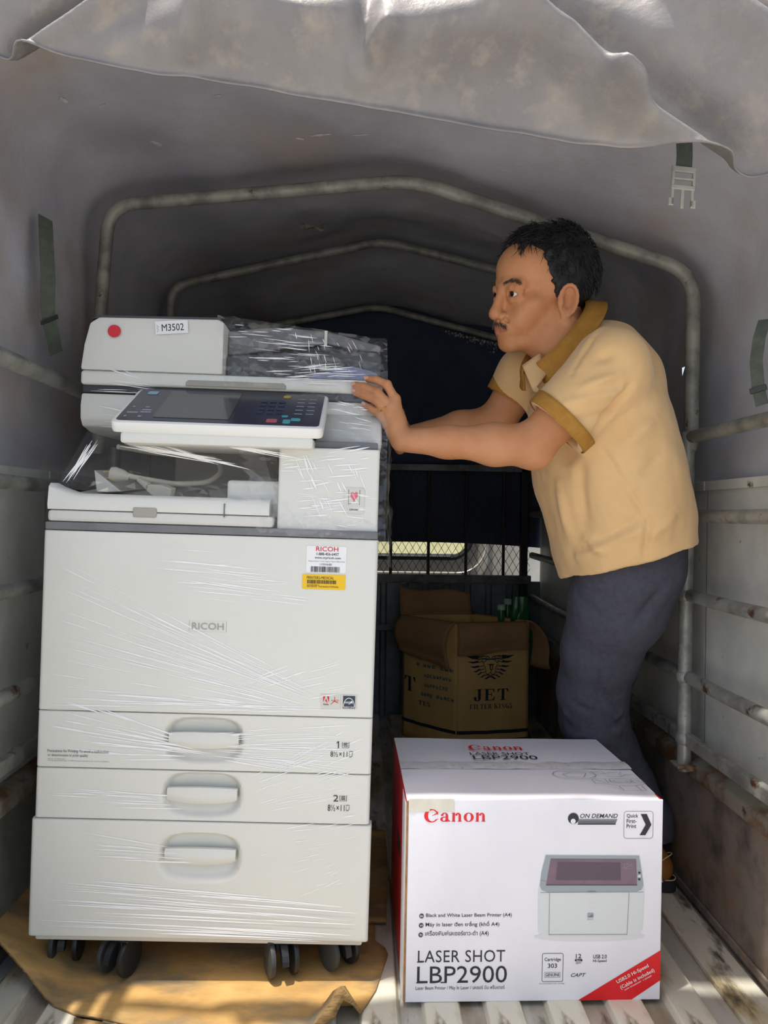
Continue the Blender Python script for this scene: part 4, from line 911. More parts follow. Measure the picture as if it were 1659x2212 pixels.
# crumpled loose sheet over the upper right
def film_sheet(name, corners, nu, nv, amp, seed, ragged=0.0, m=M_film):
    """corners: four local points (bl, br, tr, tl)"""
    r2 = np.random.RandomState(seed); bl, br, tr_, tl = [Vector(c) for c in corners]
    nrm = (br-bl).cross(tl-bl).normalized(); pts = np.zeros((nv+1, nu+1, 3))
    for j in range(nv+1):
        for i in range(nu+1):
            u = np.clip((i+r2.uniform(-.35, .35)*(0 < i < nu))/nu, 0, 1); v = np.clip((j+r2.uniform(-.35, .35)*(0 < j < nv))/nv, 0, 1)
            if ragged and i == 0: u += r2.uniform(-ragged, ragged)
            if ragged and j == 0: v += r2.uniform(-ragged, ragged)
            pts[j, i] = (bl*(1-u)+br*u)*(1-v)+(tl*(1-u)+tr_*u)*v
    fl_ = pts.reshape(-1, 3); nz_ = np.abs(fbm(fl_*34, seed, 2))*amp+np.abs(fbm(fl_*90, seed+5, 2))*amp*0.4
    fl_ = fl_+np.array(nrm)*nz_[:, None]
    F = []
    for j in range(nv):
        for i in range(nu):
            a = j*(nu+1)+i; F += [(a, a+1, a+nu+2), (a, a+nu+2, a+nu+1)] if (i+j) % 2 else [(a, a+1, a+nu+1), (a+1, a+nu+2, a+nu+1)]
    b = MB(); b.add(fl_, F); return b.build(name, m, cop)
film_sheet('stretch_film', (lc3(560, 1150, -0.002), lc3(832, 1170, 0.004), lc3(836, 960, YS-0.06), lc3(520, 960, 0.05)), 34, 26, 0.010, 21, 0.03)
film_sheet('stretch_film', (lc3(600, 960, YS-0.058), lc3(838, 966, YS-0.055), lc3(836, 840, YS-0.008), lc3(660, 840, YS-0.012)), 26, 16, 0.008, 23)
film_sheet('stretch_film', (lc3(486, 835, YS-0.006), lc3(838, 838, YS-0.006), lc3(836, 735, YS+0.02), lc3(470, 682, YS+0.006)), 38, 18, 0.012, 22)
film_sheet('stretch_film', (lc3(120, 1056, 0.01), lc3(600, 1090, 0.004), lc3(560, 945, 0.06), lc3(190, 932, YS-0.01)), 26, 12, 0.004, 24)
film_sheet('stretch_film', (lc3(836, 1230, 0.004), (cw_+0.014, 0.30, 0.78), (cw_+0.012, 0.34, 1.14), lc3(838, 830, YS-0.002)), 12, 26, 0.010, 25)
# ================================================================== CARDBOARD ON THE FLOOR
M_kraft = mat('kraft_board', 'c8a061', 0.85, col2='a07d48', scale=6, mix=(0.4, 0.62), stretch=(0.6, 1.4, 1), col3='6f6757', scale3=9, mix3=(0.46, 0.70), bump=0.25, bscale=30)
M_kraft_e = mat('kraft_edge', '9c7c4e', 0.9, col2='6b5535', scale=60, stretch=(1, 1, 6))
def board(name, label, outline, zfn, th=0.004, cat_='cardboard', m=M_kraft, step=0.02):
    """irregular flat board, outline in world XY, with a height function"""
    bm = bmesh.new(); ring = []
    n = len(outline)
    for i in range(n):
        a, c = Vector(outline[i]), Vector(outline[(i+1) % n]); k = max(1, int((c-a).length/step))
        for j in range(k): ring.append(a+(c-a)*(j/k))
    xs = [p.x for p in ring]; ys = [p.y for p in ring]; pts = list(ring)
    def inside(x, y):
        r = False
        for i in range(n):
            (x0, y0), (x1, y1) = outline[i], outline[(i+1) % n]
            if (y0 > y) != (y1 > y) and x < (x1-x0)*(y-y0)/(y1-y0)+x0: r = not r
        return r
    from mathutils.geometry import delaunay_2d_cdt
    x = min(xs)
    while x < max(xs):
        y = min(ys)
        while y < max(ys):
            if inside(x, y) and min((Vector((x, y))-p).length for p in ring) > step*0.5: pts.append(Vector((x, y)))
            y += step
        x += step
    N_ = len(ring); vo, eo, fo, *_ = delaunay_2d_cdt([Vector((p.x, p.y)) for p in pts], [(i, (i+1) % N_) for i in range(N_)], [], 1, 1e-5)
    V = [(p.x, p.y, zfn(p.x, p.y)) for p in vo]
    me = bpy.data.meshes.new(name); me.from_pydata(V, [], [tuple(f) for f in fo]); me.update()
    bm.from_mesh(me); bmesh.ops.recalc_face_normals(bm, faces=bm.faces)
    if bm.faces and sum(f.normal.z for f in bm.faces) < 0: bmesh.ops.reverse_faces(bm, faces=bm.faces)
    bm.to_mesh(me); bm.free(); me.polygons.foreach_set('use_smooth', [True]*len(me.polygons))
    me.materials.append(m); me.materials.append(M_kraft_e)
    o = obj(name, me); md = o.modifiers.new('solid', 'SOLIDIFY'); md.thickness = th; md.offset = -1; md.material_offset_rim = 1; md.use_even_offset = True
    return tag(o, label, cat_)
def gxy(px, py, z=0.013):
    o = Vector((0, 0, CAMZ)); d = P(px, py, 1.0)-o; t = (z-CAMZ)/d.z; q = o+d*t; return (q.x, q.y)
R_ = 0.0155
ol = [gxy(-60, 2085), gxy(0, 2110), gxy(60, 2140), gxy(118, 2175), gxy(160, 2192), gxy(230, 2204), gxy(330, 2225), gxy(560, 2240), gxy(640, 2222), gxy(700, 2226), gxy(770, 2208), gxy(812, 2140), gxy(838, 2062), gxy(832, 2048), (0.03, 1.50), (0.03, 1.62), (-0.60, 1.62), gxy(-50, 2000)]
c1, c2 = gxy(640, 2222), gxy(775, 2206)
def zf(x, y):
    z = R_+0.002*math.sin(9*x+1)*math.sin(7*y)
    ex = max(0, -0.52-x); z += 0.5*ex
    d = max(0.0, (x+0.14)*0.75-(y-1.235)*0.9-0.0); z += 1.4*max(0, 0.045-abs(x+0.03)-max(0, y-1.27)*1.2) if y < 1.31 else 0
    for (p, q) in ((gxy(270, 2090), gxy(180, 2185)), (gxy(595, 2110), gxy(530, 2212))):
        a = Vector(p); b_ = Vector(q); w = Vector((x, y))-a; dn = (b_-a).normalized(); dd = abs(w.x*dn.y-w.y*dn.x)
        z -= 0.0025*math.exp(-(dd/0.008)**2)
    return z
board('flattened_cardboard', 'worn flattened brown cardboard sheet under the photocopier casters', ol, zf)
board('cardboard_scrap', 'narrow brown cardboard scrap between the photocopier and the printer box', [gxy(700, 1995), gxy(834, 2000), gxy(838, 1880), gxy(832, 1800), gxy(700, 1790)], lambda x, y: R_+0.0045+0.001*math.sin(30*x), 0.004)
# frayed second ply at the near edge
board('torn_cardboard_strip', 'torn pale cardboard strip at the near edge of the sheet', [gxy(160, 2196), gxy(230, 2207), gxy(300, 2218), gxy(380, 2240), gxy(200, 2250), gxy(160, 2212)], lambda x, y: 0.0118, 0.0025, m=mat('torn_kraft', 'b99a6a', 0.9, col2='8d7348', scale=14, bump=0.5, bscale=60))

# ================================================================== PRINTER CARTON
BW, BH, BD = 0.447, 0.348, 0.362
q = gxy(870, 2166, 0.0115)
M_wh = mat('carton_white', 'eceaf0', 0.38, 0, col2='e4e2ea', scale=4, bump=0.04, bscale=40, coat=0.1)
M_credd = mat('carton_red', 'c4161f', 0.4, col2='b01018', scale=5); M_kr = mat('carton_kraft_edge', 'a67f55', 0.85, col2='86633e', scale=40)
bx_ = thing('printer_carton', 'white and red carton for a desktop laser printer standing on the bed floor', 'carton', (q[0], q[1], 0.0115), (0, 0, math.radians(1.35)))
bx_.rotation_euler.y = math.radians(0.25)
b = MB(); b.box((0.004, 0.003, 0.0005), (BW-0.002, BD-0.003, BH-0.004)); b.build('carton_body', M_wh, bx_, bevel=0.002)
b = MB(); b.box((0.0035, 0, 0), (BW, 0.0035, BH-0.0015)); b.build('front_panel', M_wh, bx_, bevel=0.0015)
b = MB(); b.box((0, 0.002, 0.002), (0.004, BD, BH-0.003)); b.build('side_panel', M_credd, bx_, bevel=0.001)
b = MB(); b.box((-0.0006, 0.002, 0.002), (0.002, 0.075, BH-0.010)); b.build('white_side_strip', M_wh, bx_, bevel=0.0005)
b = MB(); b.box((0.0002, -0.0008, 0.003), (0.0036, 0.004, BH-0.004)); b.build('raw_edge', M_kr, bx_)
b = MB(); b.box((BW-0.0035, 0.003, 0.002), (BW, BD, BH-0.003)); b.build('side_panel', M_credd, bx_, bevel=0.001)
ym = BD*0.468
def flapm(y0, y1, dz0, dz1, ph):
    b = MB(); nx, ny = 20, 8
    def f(u, v): return (0.001+(BW-0.002)*u, y0+(y1-y0)*v, BH-0.003+dz0*(1-v)+dz1*v+0.0018*math.sin(PI*u)*math.sin(PI*v+ph)+0.0008*math.sin(11*u+ph))
    t = MB(); t.grid(f, nx, ny); k = len(t.v); t.v += [(x_, y_, z_-0.003) for x_, y_, z_ in t.v[:k]]
    fs = list(t.f); t.f += [tuple(i+k for i in f_)[::-1] for f_ in fs]
    per = [i for i in range(nx+1)]+[j*(nx+1)+nx for j in range(1, ny+1)]+[ny*(nx+1)+i for i in range(nx-1, -1, -1)]+[j*(nx+1) for j in range(ny-1, 0, -1)]
    t.f += [(per[i], per[(i+1) % len(per)], k+per[(i+1) % len(per)], k+per[i]) for i in range(len(per))]
    return t.build('top_flap', M_wh, bx_, smooth=True, angle=40)
flapm(0.001, ym-0.001, 0, 0.004, 0.0); flapm(ym+0.001, BD-0.001, 0.004, 0.001, 0.6)
M_tape = mat('clear_tape', 'e2e0e2', 0.2, 0, spec=0.7, col2='d2cfcf', scale=40, col3='b5b0ac', scale3=70, mix3=(0.6, 0.68))
b = MB(); b.grid(lambda u, v: (0.0+BW*u, ym-0.022+0.044*v, BH+0.0022+0.0006*math.sin(40*u)+0.0014*math.sin(PI*v)), 30, 4); b.build('packing_tape', M_tape, bx_, smooth=True)
b = MB(); b.grid(lambda u, v: (0.004+0.078*u, -0.0006-0.0003*math.sin(20*u), BH-0.022+0.022*v), 10, 3); b.build('packing_tape', mat('tape_patch', 'd8d4c6', 0.2, 0, spec=0.8, col2='cfc9b8', scale=25), bx_)
b = MB(); b.prism([(0.0, 0.12, 0.19), (-0.0006, 0.12, 0.19), (-0.0006, 0.19, 0.19), (0, 0.19, 0.19)], (0, 0, 0), (0, 0, 0.03)); b.build('hand_hole', mat('hole_dark', '15130f', 0.9), bx_)
# front print, coordinates read from a crop of the front (2.5136 px per photo px)
FR = Face(bx_, (0.0035, 0, 0), (BW-0.0035, 0, 0), (0, 0, BH), (0, -1, 0), (133, 408, 1545, 1512), None)
M_ck = mat('carton_black', '2a2a2e', 0.5); M_cr = mat('carton_print_red', 'df1420', 0.45); M_g1 = mat('pic_light_grey', 'd4d7d9', 0.5); M_g2 = mat('pic_mid_grey', '9aa3aa', 0.5); M_g3 = mat('pic_mauve', '7c6672', 0.4, col2='70596a', scale=20)
M_g4 = mat('pic_dark_mauve', '5a4a58', 0.4); M_g5 = mat('pic_shadow', 'd9d7dc', 0.5); M_g6 = mat('pic_line', '7e868c', 0.5); M_g7 = mat('pic_grey_mid', '6d7780', 0.5)
fit_serif(FR, 'Canon', (220, 464, 557, 537), M_cr, space=0.06, label='red brand lettering')
def flat(polys, m, name, e=0.0008): return FR.polys(name, polys, m, e)
# ON DEMAND
flat([ell(1042, 515, 30, 30)], M_ck, 'round_emblem'); flat([ell(1041, 530, 14, 14)], M_wh, 'round_emblem', 0.0012)
FR.text('ON DEMAND', (1080, 490, 1290, 513), M_ck, bold=0.008, shear=0.25)
flat([[(1070, y0), (1288-i*3, y0), (1287-i*3, y1), (1066, y1)] for i, (y0, y1) in enumerate(((519, 522), (526, 530), (533, 538), (541, 549)))], M_ck, 'speed_lines')
flat(stroke(rrect(1325, 476, 1488, 625, 16), 2.2, True), M_g7, 'rounded_frame')
for i, t in enumerate(('Quick', 'First-', 'Print')): FR.text(t, (1340, 491+i*28, (1404, 1395, 1394)[i], (514, 541, 568)[i]), M_ck, bold=0.0082)
flat([[(1418, 491), (1452, 491), (1479, 549), (1447, 549)], [(1447, 549), (1479, 549), (1446, 607), (1414, 607)]], M_ck, 'chevron')
# printer picture
flat([ell(1145, 1160, 310, 26)], M_g5, 'picture_shadow', 0.0005)
flat([[(890, 714), (1415, 718), (1445, 905), (1440, 1110), (1425, 1150), (1395, 1157), (880, 1155), (858, 1130), (855, 905), (868, 850)]], M_g1, 'printer_picture', 0.0007)
flat([[(893, 716), (1413, 720), (1428, 800), (1440, 880), (1430, 905), (1405, 916), (905, 918), (872, 905), (862, 880), (872, 800)]], M_g2, 'picture_lid', 0.0010)
flat([[(920, 733), (1396, 737), (1404, 882), (896, 880)]], M_g3, 'picture_window', 0.0013)
flat([[(960, 752), (1308, 756), (1312, 852), (950, 850)]], M_g4, 'picture_window', 0.0016)
flat(stroke([(1330, 764), (1372, 764), (1372, 790), (1330, 790)], 2, True)+stroke([(1335, 786), (1370, 768)], 2), M_g2, 'picture_mark', 0.0016)
flat(stroke([(897, 876), (1403, 879)], 5), M_g4, 'picture_edge', 0.0016)
flat([ell(1415, y, 7, 6, 14) for y in (812, 830, 848)], M_ck, 'picture_buttons', 0.0016); flat([ell(1415, 830, 9, 8, 14)], M_g1, 'picture_buttons', 0.0018)
flat(stroke([(917, 920), (917, 1150)], 2.2)+stroke([(1360, 922), (1352, 1150)], 2.2)+stroke([(865, 918), (1440, 918)], 2)+stroke([(917, 1148), (1352, 1150)], 2.4)+stroke([(866, 850), (896, 858)], 1.6), M_g6, 'picture_lines', 0.0016)
flat([[(1120, 917), (1135, 911), (1165, 911), (1180, 917)]], M_g6, 'picture_lines', 0.0016)
fit_serif(FR, 'Canon', (1122, 977, 1170, 989), M_white, e=0.0016)
flat([rect(1130, 1032, 1163, 1056)], M_g2, 'picture_emblem', 0.0016); flat([[(1134, 1052), (1158, 1038), (1158, 1052)]], M_g7, 'picture_emblem', 0.0019)
FR.text('LBP2900', (1130, 1063, 1162, 1069), M_g6, e=0.0016, res=1)
# text block
for i, (code, line, x1) in enumerate((('EN', 'Black and White Laser Beam Printer (A4)', 711), ('VI', 'Máy in laser đen trắng (khổ A4)', 643), ('TH', 'เครื่องพิมพ์เลเซอร์ขาว-ดำ (A4)', 585))):
    y = 1043+i*51
    flat([ell(216-i*1.5, y, 13, 13)], M_ck, 'language_dot'); FR.text(code, (208-i*1.5, y-6, 224-i*1.5, y+6), M_white, e=0.0012, bold=0.008, res=2)
    FR.text(line, (240-i*1.5, y-13-(0, 8, 10)[i], x1, y+12-(0, 0, 0)[i]), M_ck, bold=0.006)
FR.text('LASER SHOT', (200, 1230, 678, 1295), M_ck, spacing=1.05)
FR.text('LBP2900', (197, 1316, 690, 1408), M_ck)
fl_ser = []
for x, y, w in ((200, 1293, 26), (197, 1405, 34), (272, 1405, 24), (330, 1405, 26)): fl_ser.append([(x-4, y-4), (x+w, y-4), (x+w, y+2), (x-4, y+2)])
flat(fl_ser, M_ck, 'letter_serifs')
FR.text('Laser Beam Printer / Máy In Laser / เลเซอร์ บีม พริ้นเตอร์', (190, 1420, 678, 1448), M_ck, res=2)
flat(stroke(rrect(884, 1252, 999, 1405, 8), 2.4, True), M_ck, 'cartridge_frame')
FR.text('Cartridge', (897, 1275, 987, 1299), M_ck, bold=0.008); FR.text('303', (915, 1307, 966, 1331), M_ck, bold=0.008)
flat(stroke(rect(899, 1355, 985, 1382), 1.8, True), M_ck, 'genuine_frame'); FR.text('GENUINE', (903, 1360, 981, 1377), M_ck, bold=0.006)
FR.text('Recommended toner cartridge', (872, 1413, 1010, 1421), M_ck, res=1)
FR.text('12', (1070, 1256, 1100, 1280), M_ck, bold=0.008); flat([rrect(1064, 1284, 1107, 1296, 6)], M_ck, 'speed_pill'); FR.text('Black', (1074, 1286, 1096, 1294), M_white, e=0.0012, res=1); FR.text('ppm', (1072, 1301, 1098, 1313), M_ck, res=2)
FR.text('USB 2.0', (1166, 1261, 1242, 1282), M_ck, bold=0.0082); FR.text('Hi-Speed', (1166, 1287, 1241, 1306), M_ck, bold=0.008)
FR.text('CAPT', (1044, 1361, 1128, 1381), M_ck, bold=0.008, shear=0.35)
flat([[(1543, 1240), (1543, 1405), (1385, 1508), (1085, 1510)]], M_cr, 'red_corner_band', 0.0006)
an = -math.atan2(206, 365)*0.93
FR.text('USB2.0 Hi-Speed', (1290, 1355, 1486, 1381), M_white, e=0.0012, bold=0.008, rot=an); FR.text('(Cable is included)', (1310, 1383, 1520, 1409), M_white, e=0.0012, bold=0.008, rot=an)
cx_, cy_ = 1419, 1416; FR.polys('small_print', [[(cx_+(x_*170-85)*math.cos(an)-(y_*8-4)*math.sin(an), cy_+(x_*170-85)*math.sin(an)+(y_*8-4)*math.cos(an)) for x_, y_ in p_] for p_ in scribble(34, 8)], M_white, 0.0012)
# top print (read on the top face: x as on the front, y from back edge 100 to front edge 405)
TP = Face(bx_, (0, 0, BH+0.0022), (BW, 0, 0), (0, BD, 0), (0, 0, 1), (0, 0, 1000, 1000), None)
fit_serif(TP, 'Canon', (335, 195, 585, 290), M_cr, e=0.0024)
TP.text('LASER SHOT', (328, 328, 600, 376), M_ck, e=0.0024); TP.text('LBP2900', (333, 386, 622, 452), M_ck, e=0.0026)
LN = []
LN += stroke(ell(690, 690, 90, 75, 26), 3, True)+stroke([(640, 690), (690, 655), (745, 670), (720, 735), (655, 730), (640, 690)], 3)+stroke([(650, 650), (700, 640), (740, 655)], 3)
LN += stroke([(770, 650), (815, 640), (825, 680), (780, 690), (770, 650)], 3)+stroke([(835, 665), (900, 650), (880, 690), (930, 700)], 3)+stroke([(820, 720), (870, 735), (905, 700)], 3)
LN += stroke([(745, 765), (800, 760), (800, 830), (745, 835)], 3, True)+stroke([(755, 775), (790, 825)], 3)+stroke(rrect(815, 765, 900, 825, 15, 3), 3, True)+stroke([(830, 785), (885, 785), (885, 810), (830, 810)], 3, True)
LN += stroke([(910, 760), (950, 765), (955, 830), (905, 825)], 3, True)+stroke([(920, 775), (945, 815)], 3)+stroke([(790, 850), (830, 875), (900, 870), (945, 845)], 3)+stroke([(830, 875), (835, 945), (925, 940), (925, 868)], 3)+stroke([(900, 870), (905, 940)], 3)
TP.polys('line_drawing', [[(x_+35, y_*0.93+45) for x_, y_ in p_] for p_ in LN], M_g7, 0.0018)

# ================================================================== OLD KRAFT CARTON behind
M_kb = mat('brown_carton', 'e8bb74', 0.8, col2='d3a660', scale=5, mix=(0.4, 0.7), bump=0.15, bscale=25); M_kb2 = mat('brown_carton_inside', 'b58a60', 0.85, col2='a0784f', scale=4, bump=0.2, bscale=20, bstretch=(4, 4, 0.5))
M_pb = mat('carton_navy_print', '1c2a38', 0.7); M_pt = mat('carton_teal_print', '3d6a72', 0.7)
J0 = Vector((*gxy(985, 1622, 0.0115), 0.0115))
jy = J0.y
def JX(px, Y): return P(px, 1400, Y).x
A = Vector((J0.x, jy)); Bp = Vector((JX(1142, jy+0.05), jy+0.05)); fw = (Bp-A).length; fdir = (Bp-A).normalized()
Dp = Vector((JX(872, jy+0.19), jy+0.19)); sw = (Dp-A).length
JH = 0.452
jt = thing('kraft_carton', 'open brown cigarette carton with dark lion crest and torn flaps', 'carton', (A.x, A.y, 0.0115))
cor = [Vector((0, 0)), Bp-A, Bp-A+(Dp-A), Dp-A]
def bulge(p, q, name, m, out, amt=0.012, z1=JH, th=0.004):
    b = MB(); nrm = Vector((out[0], out[1], 0)).normalized()
    def f(u, v):
        w = Vector((p.x+(q.x-p.x)*u, p.y+(q.y-p.y)*u, z1*v)); return w+nrm*(amt*math.sin(PI*u)**0.8*(0.35+0.65*math.sin(PI*min(1, v*0.9+0.05)))+0.002*math.sin(17*u+9*v)*math.sin(PI*u))
    b.grid(f, 20, 18); o = b.build(name, m, jt, smooth=True); md = o.modifiers.new('solid', 'SOLIDIFY'); md.thickness = th; md.offset = 0
    return f, nrm
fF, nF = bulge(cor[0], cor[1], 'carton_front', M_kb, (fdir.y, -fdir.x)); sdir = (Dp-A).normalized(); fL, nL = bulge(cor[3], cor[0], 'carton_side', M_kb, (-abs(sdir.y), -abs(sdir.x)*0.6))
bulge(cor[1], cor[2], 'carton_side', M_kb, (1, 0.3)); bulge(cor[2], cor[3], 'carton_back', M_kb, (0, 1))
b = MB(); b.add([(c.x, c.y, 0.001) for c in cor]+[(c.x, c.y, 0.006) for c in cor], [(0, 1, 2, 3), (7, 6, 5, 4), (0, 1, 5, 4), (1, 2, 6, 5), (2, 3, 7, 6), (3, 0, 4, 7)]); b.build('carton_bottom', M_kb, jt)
def topflap(p, q, out, L, droop, name='top_flap', skew=(0, 0), m=M_kb2, wav=0.006):
    b = MB(); nrm = Vector((out[0], out[1], 0)).normalized()
    def f(u, v):
        base = Vector((p.x+(q.x-p.x)*u, p.y+(q.y-p.y)*u, JH)); l = L*(1+skew[0]*(u-0.5)+skew[1]*math.sin(6*u)*0.1)*v
        a = droop*min(1, 0.35+v*0.75); sh = (q-p).normalized()*skew[0]*0.0
        return base+nrm*(math.cos(a)*l+0.006+wav*math.sin(5*u+3*v)*v)+Vector((0, 0, math.sin(a)*l+0.002))
    b.grid(f, 16, 10); o = b.build(name, m, jt, smooth=True); md = o.modifiers.new('solid', 'SOLIDIFY'); md.thickness = 0.004; md.offset = 0
topflap(cor[0]+(Bp-A)*-0.02, cor[1]+(Bp-A)*-0.05, (fdir.y, -fdir.x), 0.108, -1.42, skew=(-0.15, 0.5))
topflap(cor[3], cor[0], (-1, -0.45), 0.150, -1.42, skew=(0.3, 0.4))
topflap(cor[2], cor[3]+(A-Bp)*0.05, (0, 1), 0.11, 0.9, skew=(0.4, 1.0)); topflap(cor[1], cor[2], (1, 0.2), 0.16, -1.15, skew=(-0.4, 1.0))
class JFace(Face):
    """print that follows the bulged carton walls; u,v in 0..1 of the wall"""
    def __init__(s, f, n): s.t = jt; s.f = f; s.n = n
    def pt(s, x, y, e=0.0): return s.f(x, 1-y)+s.n*(e+0.0028)
JF = JFace(fF, nF)
fit_serif(JF, 'JET', (0.22, 0.518, 0.70, 0.612), M_pb); fit_serif(JF, 'FILTER KINGS', (0.17, 0.635, 0.76, 0.674), M_pb, space=0.12)
for y0, y1 in ((0.845, 0.872), (0.915, 0.942)): JF.polys('printed_band', [[(u/12, y0), ((u+1)/12, y0), ((u+1)/12, y1), (u/12, y1)] for u in range(12)], M_pb)
def cm(x, y): return ((980+x/9.76-985)/155+0.02, (1400+y/9.76-1349)/273)
cres = []
for tip, it, ib in (((180, 185), (440, 175), (440, 268)), ((212, 305), (440, 288), (440, 336)), ((265, 405), (450, 385), (450, 428)), ((335, 515), (475, 450), (475, 492)), ((408, 575), (505, 512), (505, 552)), ((472, 636), (565, 572), (570, 604)), ((560, 668), (640, 612), (672, 640))):
    for sg in (1, -1):
        m_ = (lambda q: q) if sg > 0 else (lambda q: (1380-q[0], q[1]))
        a = ((tip[0]*0.5+it[0]*0.5), (tip[1]*0.5+it[1]*0.5)+12); b2 = ((tip[0]*0.55+ib[0]*0.45), (tip[1]*0.55+ib[1]*0.45)+26)
        cres.append([cm(*m_(q)) for q in (tip, b2, ib, it, a)])
        cres += stroke([cm(*m_(((it[0]+ib[0])/2-4, (it[1]+ib[1])/2+14))), cm(*m_(((it[0]+ib[0])/2+95-0.1*(it[0]-440), (it[1]+ib[1])/2-10)))], 0.006)
for sg in (1, -1):
    m_ = (lambda q: q) if sg > 0 else (lambda q: (1380-q[0], q[1]))
    for pl in ([(690, 258), (610, 268), (545, 335), (552, 380), (588, 450), (600, 560), (650, 590), (690, 600)], [(690, 262), (640, 205), (520, 190), (440, 205)], [(650, 262), (600, 238), (520, 250), (440, 268)], [(540, 345), (522, 290), (545, 245), (600, 270)], [(700, 530), (650, 572), (670, 596)]):
        cres += stroke([cm(*m_(q)) for q in pl], 0.0075)
cres.append([cm(*q) for q in ((620, 358), (775, 358), (738, 385), (735, 470), (703, 505), (672, 470), (668, 385))]); cres += stroke([cm(703, 505), cm(703, 532)], 0.006)
JF.polys('lion_crest', cres, M_pb)
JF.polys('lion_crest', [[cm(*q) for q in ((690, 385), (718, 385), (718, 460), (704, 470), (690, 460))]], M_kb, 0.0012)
JL = JFace(fL, nL)
for i, (nl, x0, x1) in enumerate(((9, 0.30, 0.97), (10, 0.42, 0.94), (8, 0.48, 0.88), (10, 0.40, 0.98))):
    JL.polys('small_print', [[(x0+(x1-x0)*x_, 0.360+i*0.078+0.030*y_) for x_, y_ in p_] for p_ in scribble(nl, 20+i, 0.08)], M_pt)
fit_serif(JL, 'T', (0.05, 0.49, 0.30, 0.61), M_pb); fit_serif(JL, 'TES', (0.36, 0.665, 0.58, 0.70), M_pb)
JL.polys('printed_band', [[(u/12, 0.845), ((u+1)/12, 0.845), ((u+1)/12, 0.872), (u/12, 0.872)] for u in range(12)], M_pb)
# green bottle caps and green leaves peeking out of the carton
def in_jet(px, py, Y): return P(px, py, Y)
M_gl = mat('green_bottle', '1f7a3a', 0.2, spec=0.7); M_cap = mat('bottle_cap_pale', 'b9cfc4', 0.4)
for i, (px, py, Y, lab) in enumerate(((1083, 1306, jy+0.13, 'left of the two pale capped bottles in the brown carton'), (1097, 1294, jy+0.19, 'right of the two pale capped bottles in the brown carton'))):
    t_ = in_jet(px, py, Y); zc = t_.z; t = thing('bottle', lab, 'bottle', (t_.x, t_.y, 0.022+i*0.001))
    h = zc-t.location.z
    b = MB(); b.lathe([(0.0, 0.0), (0.020, 0.002), (0.022, 0.01), (0.022, h*0.62), (0.019, h*0.76), (0.0125, h*0.88), (0.012, h-0.008), (0.0, h-0.008)], (0, 0, 0), n=20); b.build('bottle_body', M_gl, t, smooth=True)
    b = MB(); b.lathe([(0.0135, h-0.02), (0.0150, h-0.018), (0.0150, h-0.002), (0.012, h), (0.0, h)], (0, 0, 0), n=18); b.build('bottle_cap', M_cap, t, smooth=True)
c0 = P(1126, 1300, jy+0.115); b = MB(); rs2 = np.random.RandomState(4)
def bagf(u, v):
    a = 2*PI*u; r = (0.010+0.034*math.sin(PI*min(1, v*0.62+0.2)))*(1+0.22*math.sin(3*a+5*v)+0.12*math.sin(7*a-4*v)); return (c0.x+r*math.cos(a)*0.8, c0.y+r*math.sin(a)*0.7, c0.z-0.30+0.32*v)
b.grid(bagf, 26, 14); tag(b.build('green_bag', mat('green_plastic', '14612c', 0.3, spec=0.7, bump=0.3, bscale=40), smooth=True), 'crumpled dark green plastic bag sticking out of the brown carton', 'bag')
# pale flakes painted as light leaking past the canvas by the far hoop
b = MB(); rs3 = np.random.RandomState(9); a_, c_ = P(955, 712, 3.10), P(1088, 745, 3.10)
for i in range(280):
    t = rs3.rand()**0.7; p_ = a_+(c_-a_)*t+Vector((rs3.normal(0, .004), rs3.normal(0, .004), -abs(rs3.normal(0, 0.012))*(0.3+t))); s_ = 0.0018+0.0045*rs3.rand()**2
    n_ = Vector(rs3.normal(0, 1, 3)).normalized(); u_ = n_.orthogonal().normalized(); v_ = n_.cross(u_)
    b.add([p_+u_*s_, p_+v_*s_*0.7, p_-u_*s_, p_-v_*s_*0.7], [(0, 1, 2, 3)])
tag(b.build('light_leak_flakes', mat('leak_flake_pale', 'e3e0d6', 0.25, 0.6)), 'pale flakes standing in for light leaks along the far hoop', 'light leak', kind='stuff')
# crumpled plastic bits on the floor between copier and carton
def crumple(name, label, px, py, Y, s, m, seed, zsc=1.0, cat_='plastic bag'):
    c = P(px, py, Y); b = MB(); r3 = np.random.RandomState(seed)
    V = []; nu, nv = 14, 8
    for j in range(nv+1):
        for i in range(nu):
            a = 2*PI*i/nu; ph = PI*j/nv; k = s*(1+0.35*r3.uniform(-1, 1)); V.append((c.x+k*math.sin(ph)*math.cos(a), c.y+k*math.sin(ph)*math.sin(a)*0.6, c.z+k*zsc*math.cos(ph)))
    zmin = min(v[2] for v in V)
    b.add(V, [(j*nu+i, j*nu+(i+1) % nu, (j+1)*nu+(i+1) % nu, (j+1)*nu+i) for j in range(nv) for i in range(nu)])
    return tag(b.build(name, m), label, cat_)
M_pw = mat('grey_plastic_film', '9a9d9f', 0.3, spec=0.7)
q_ = gxy(858, 1560, 0.0)
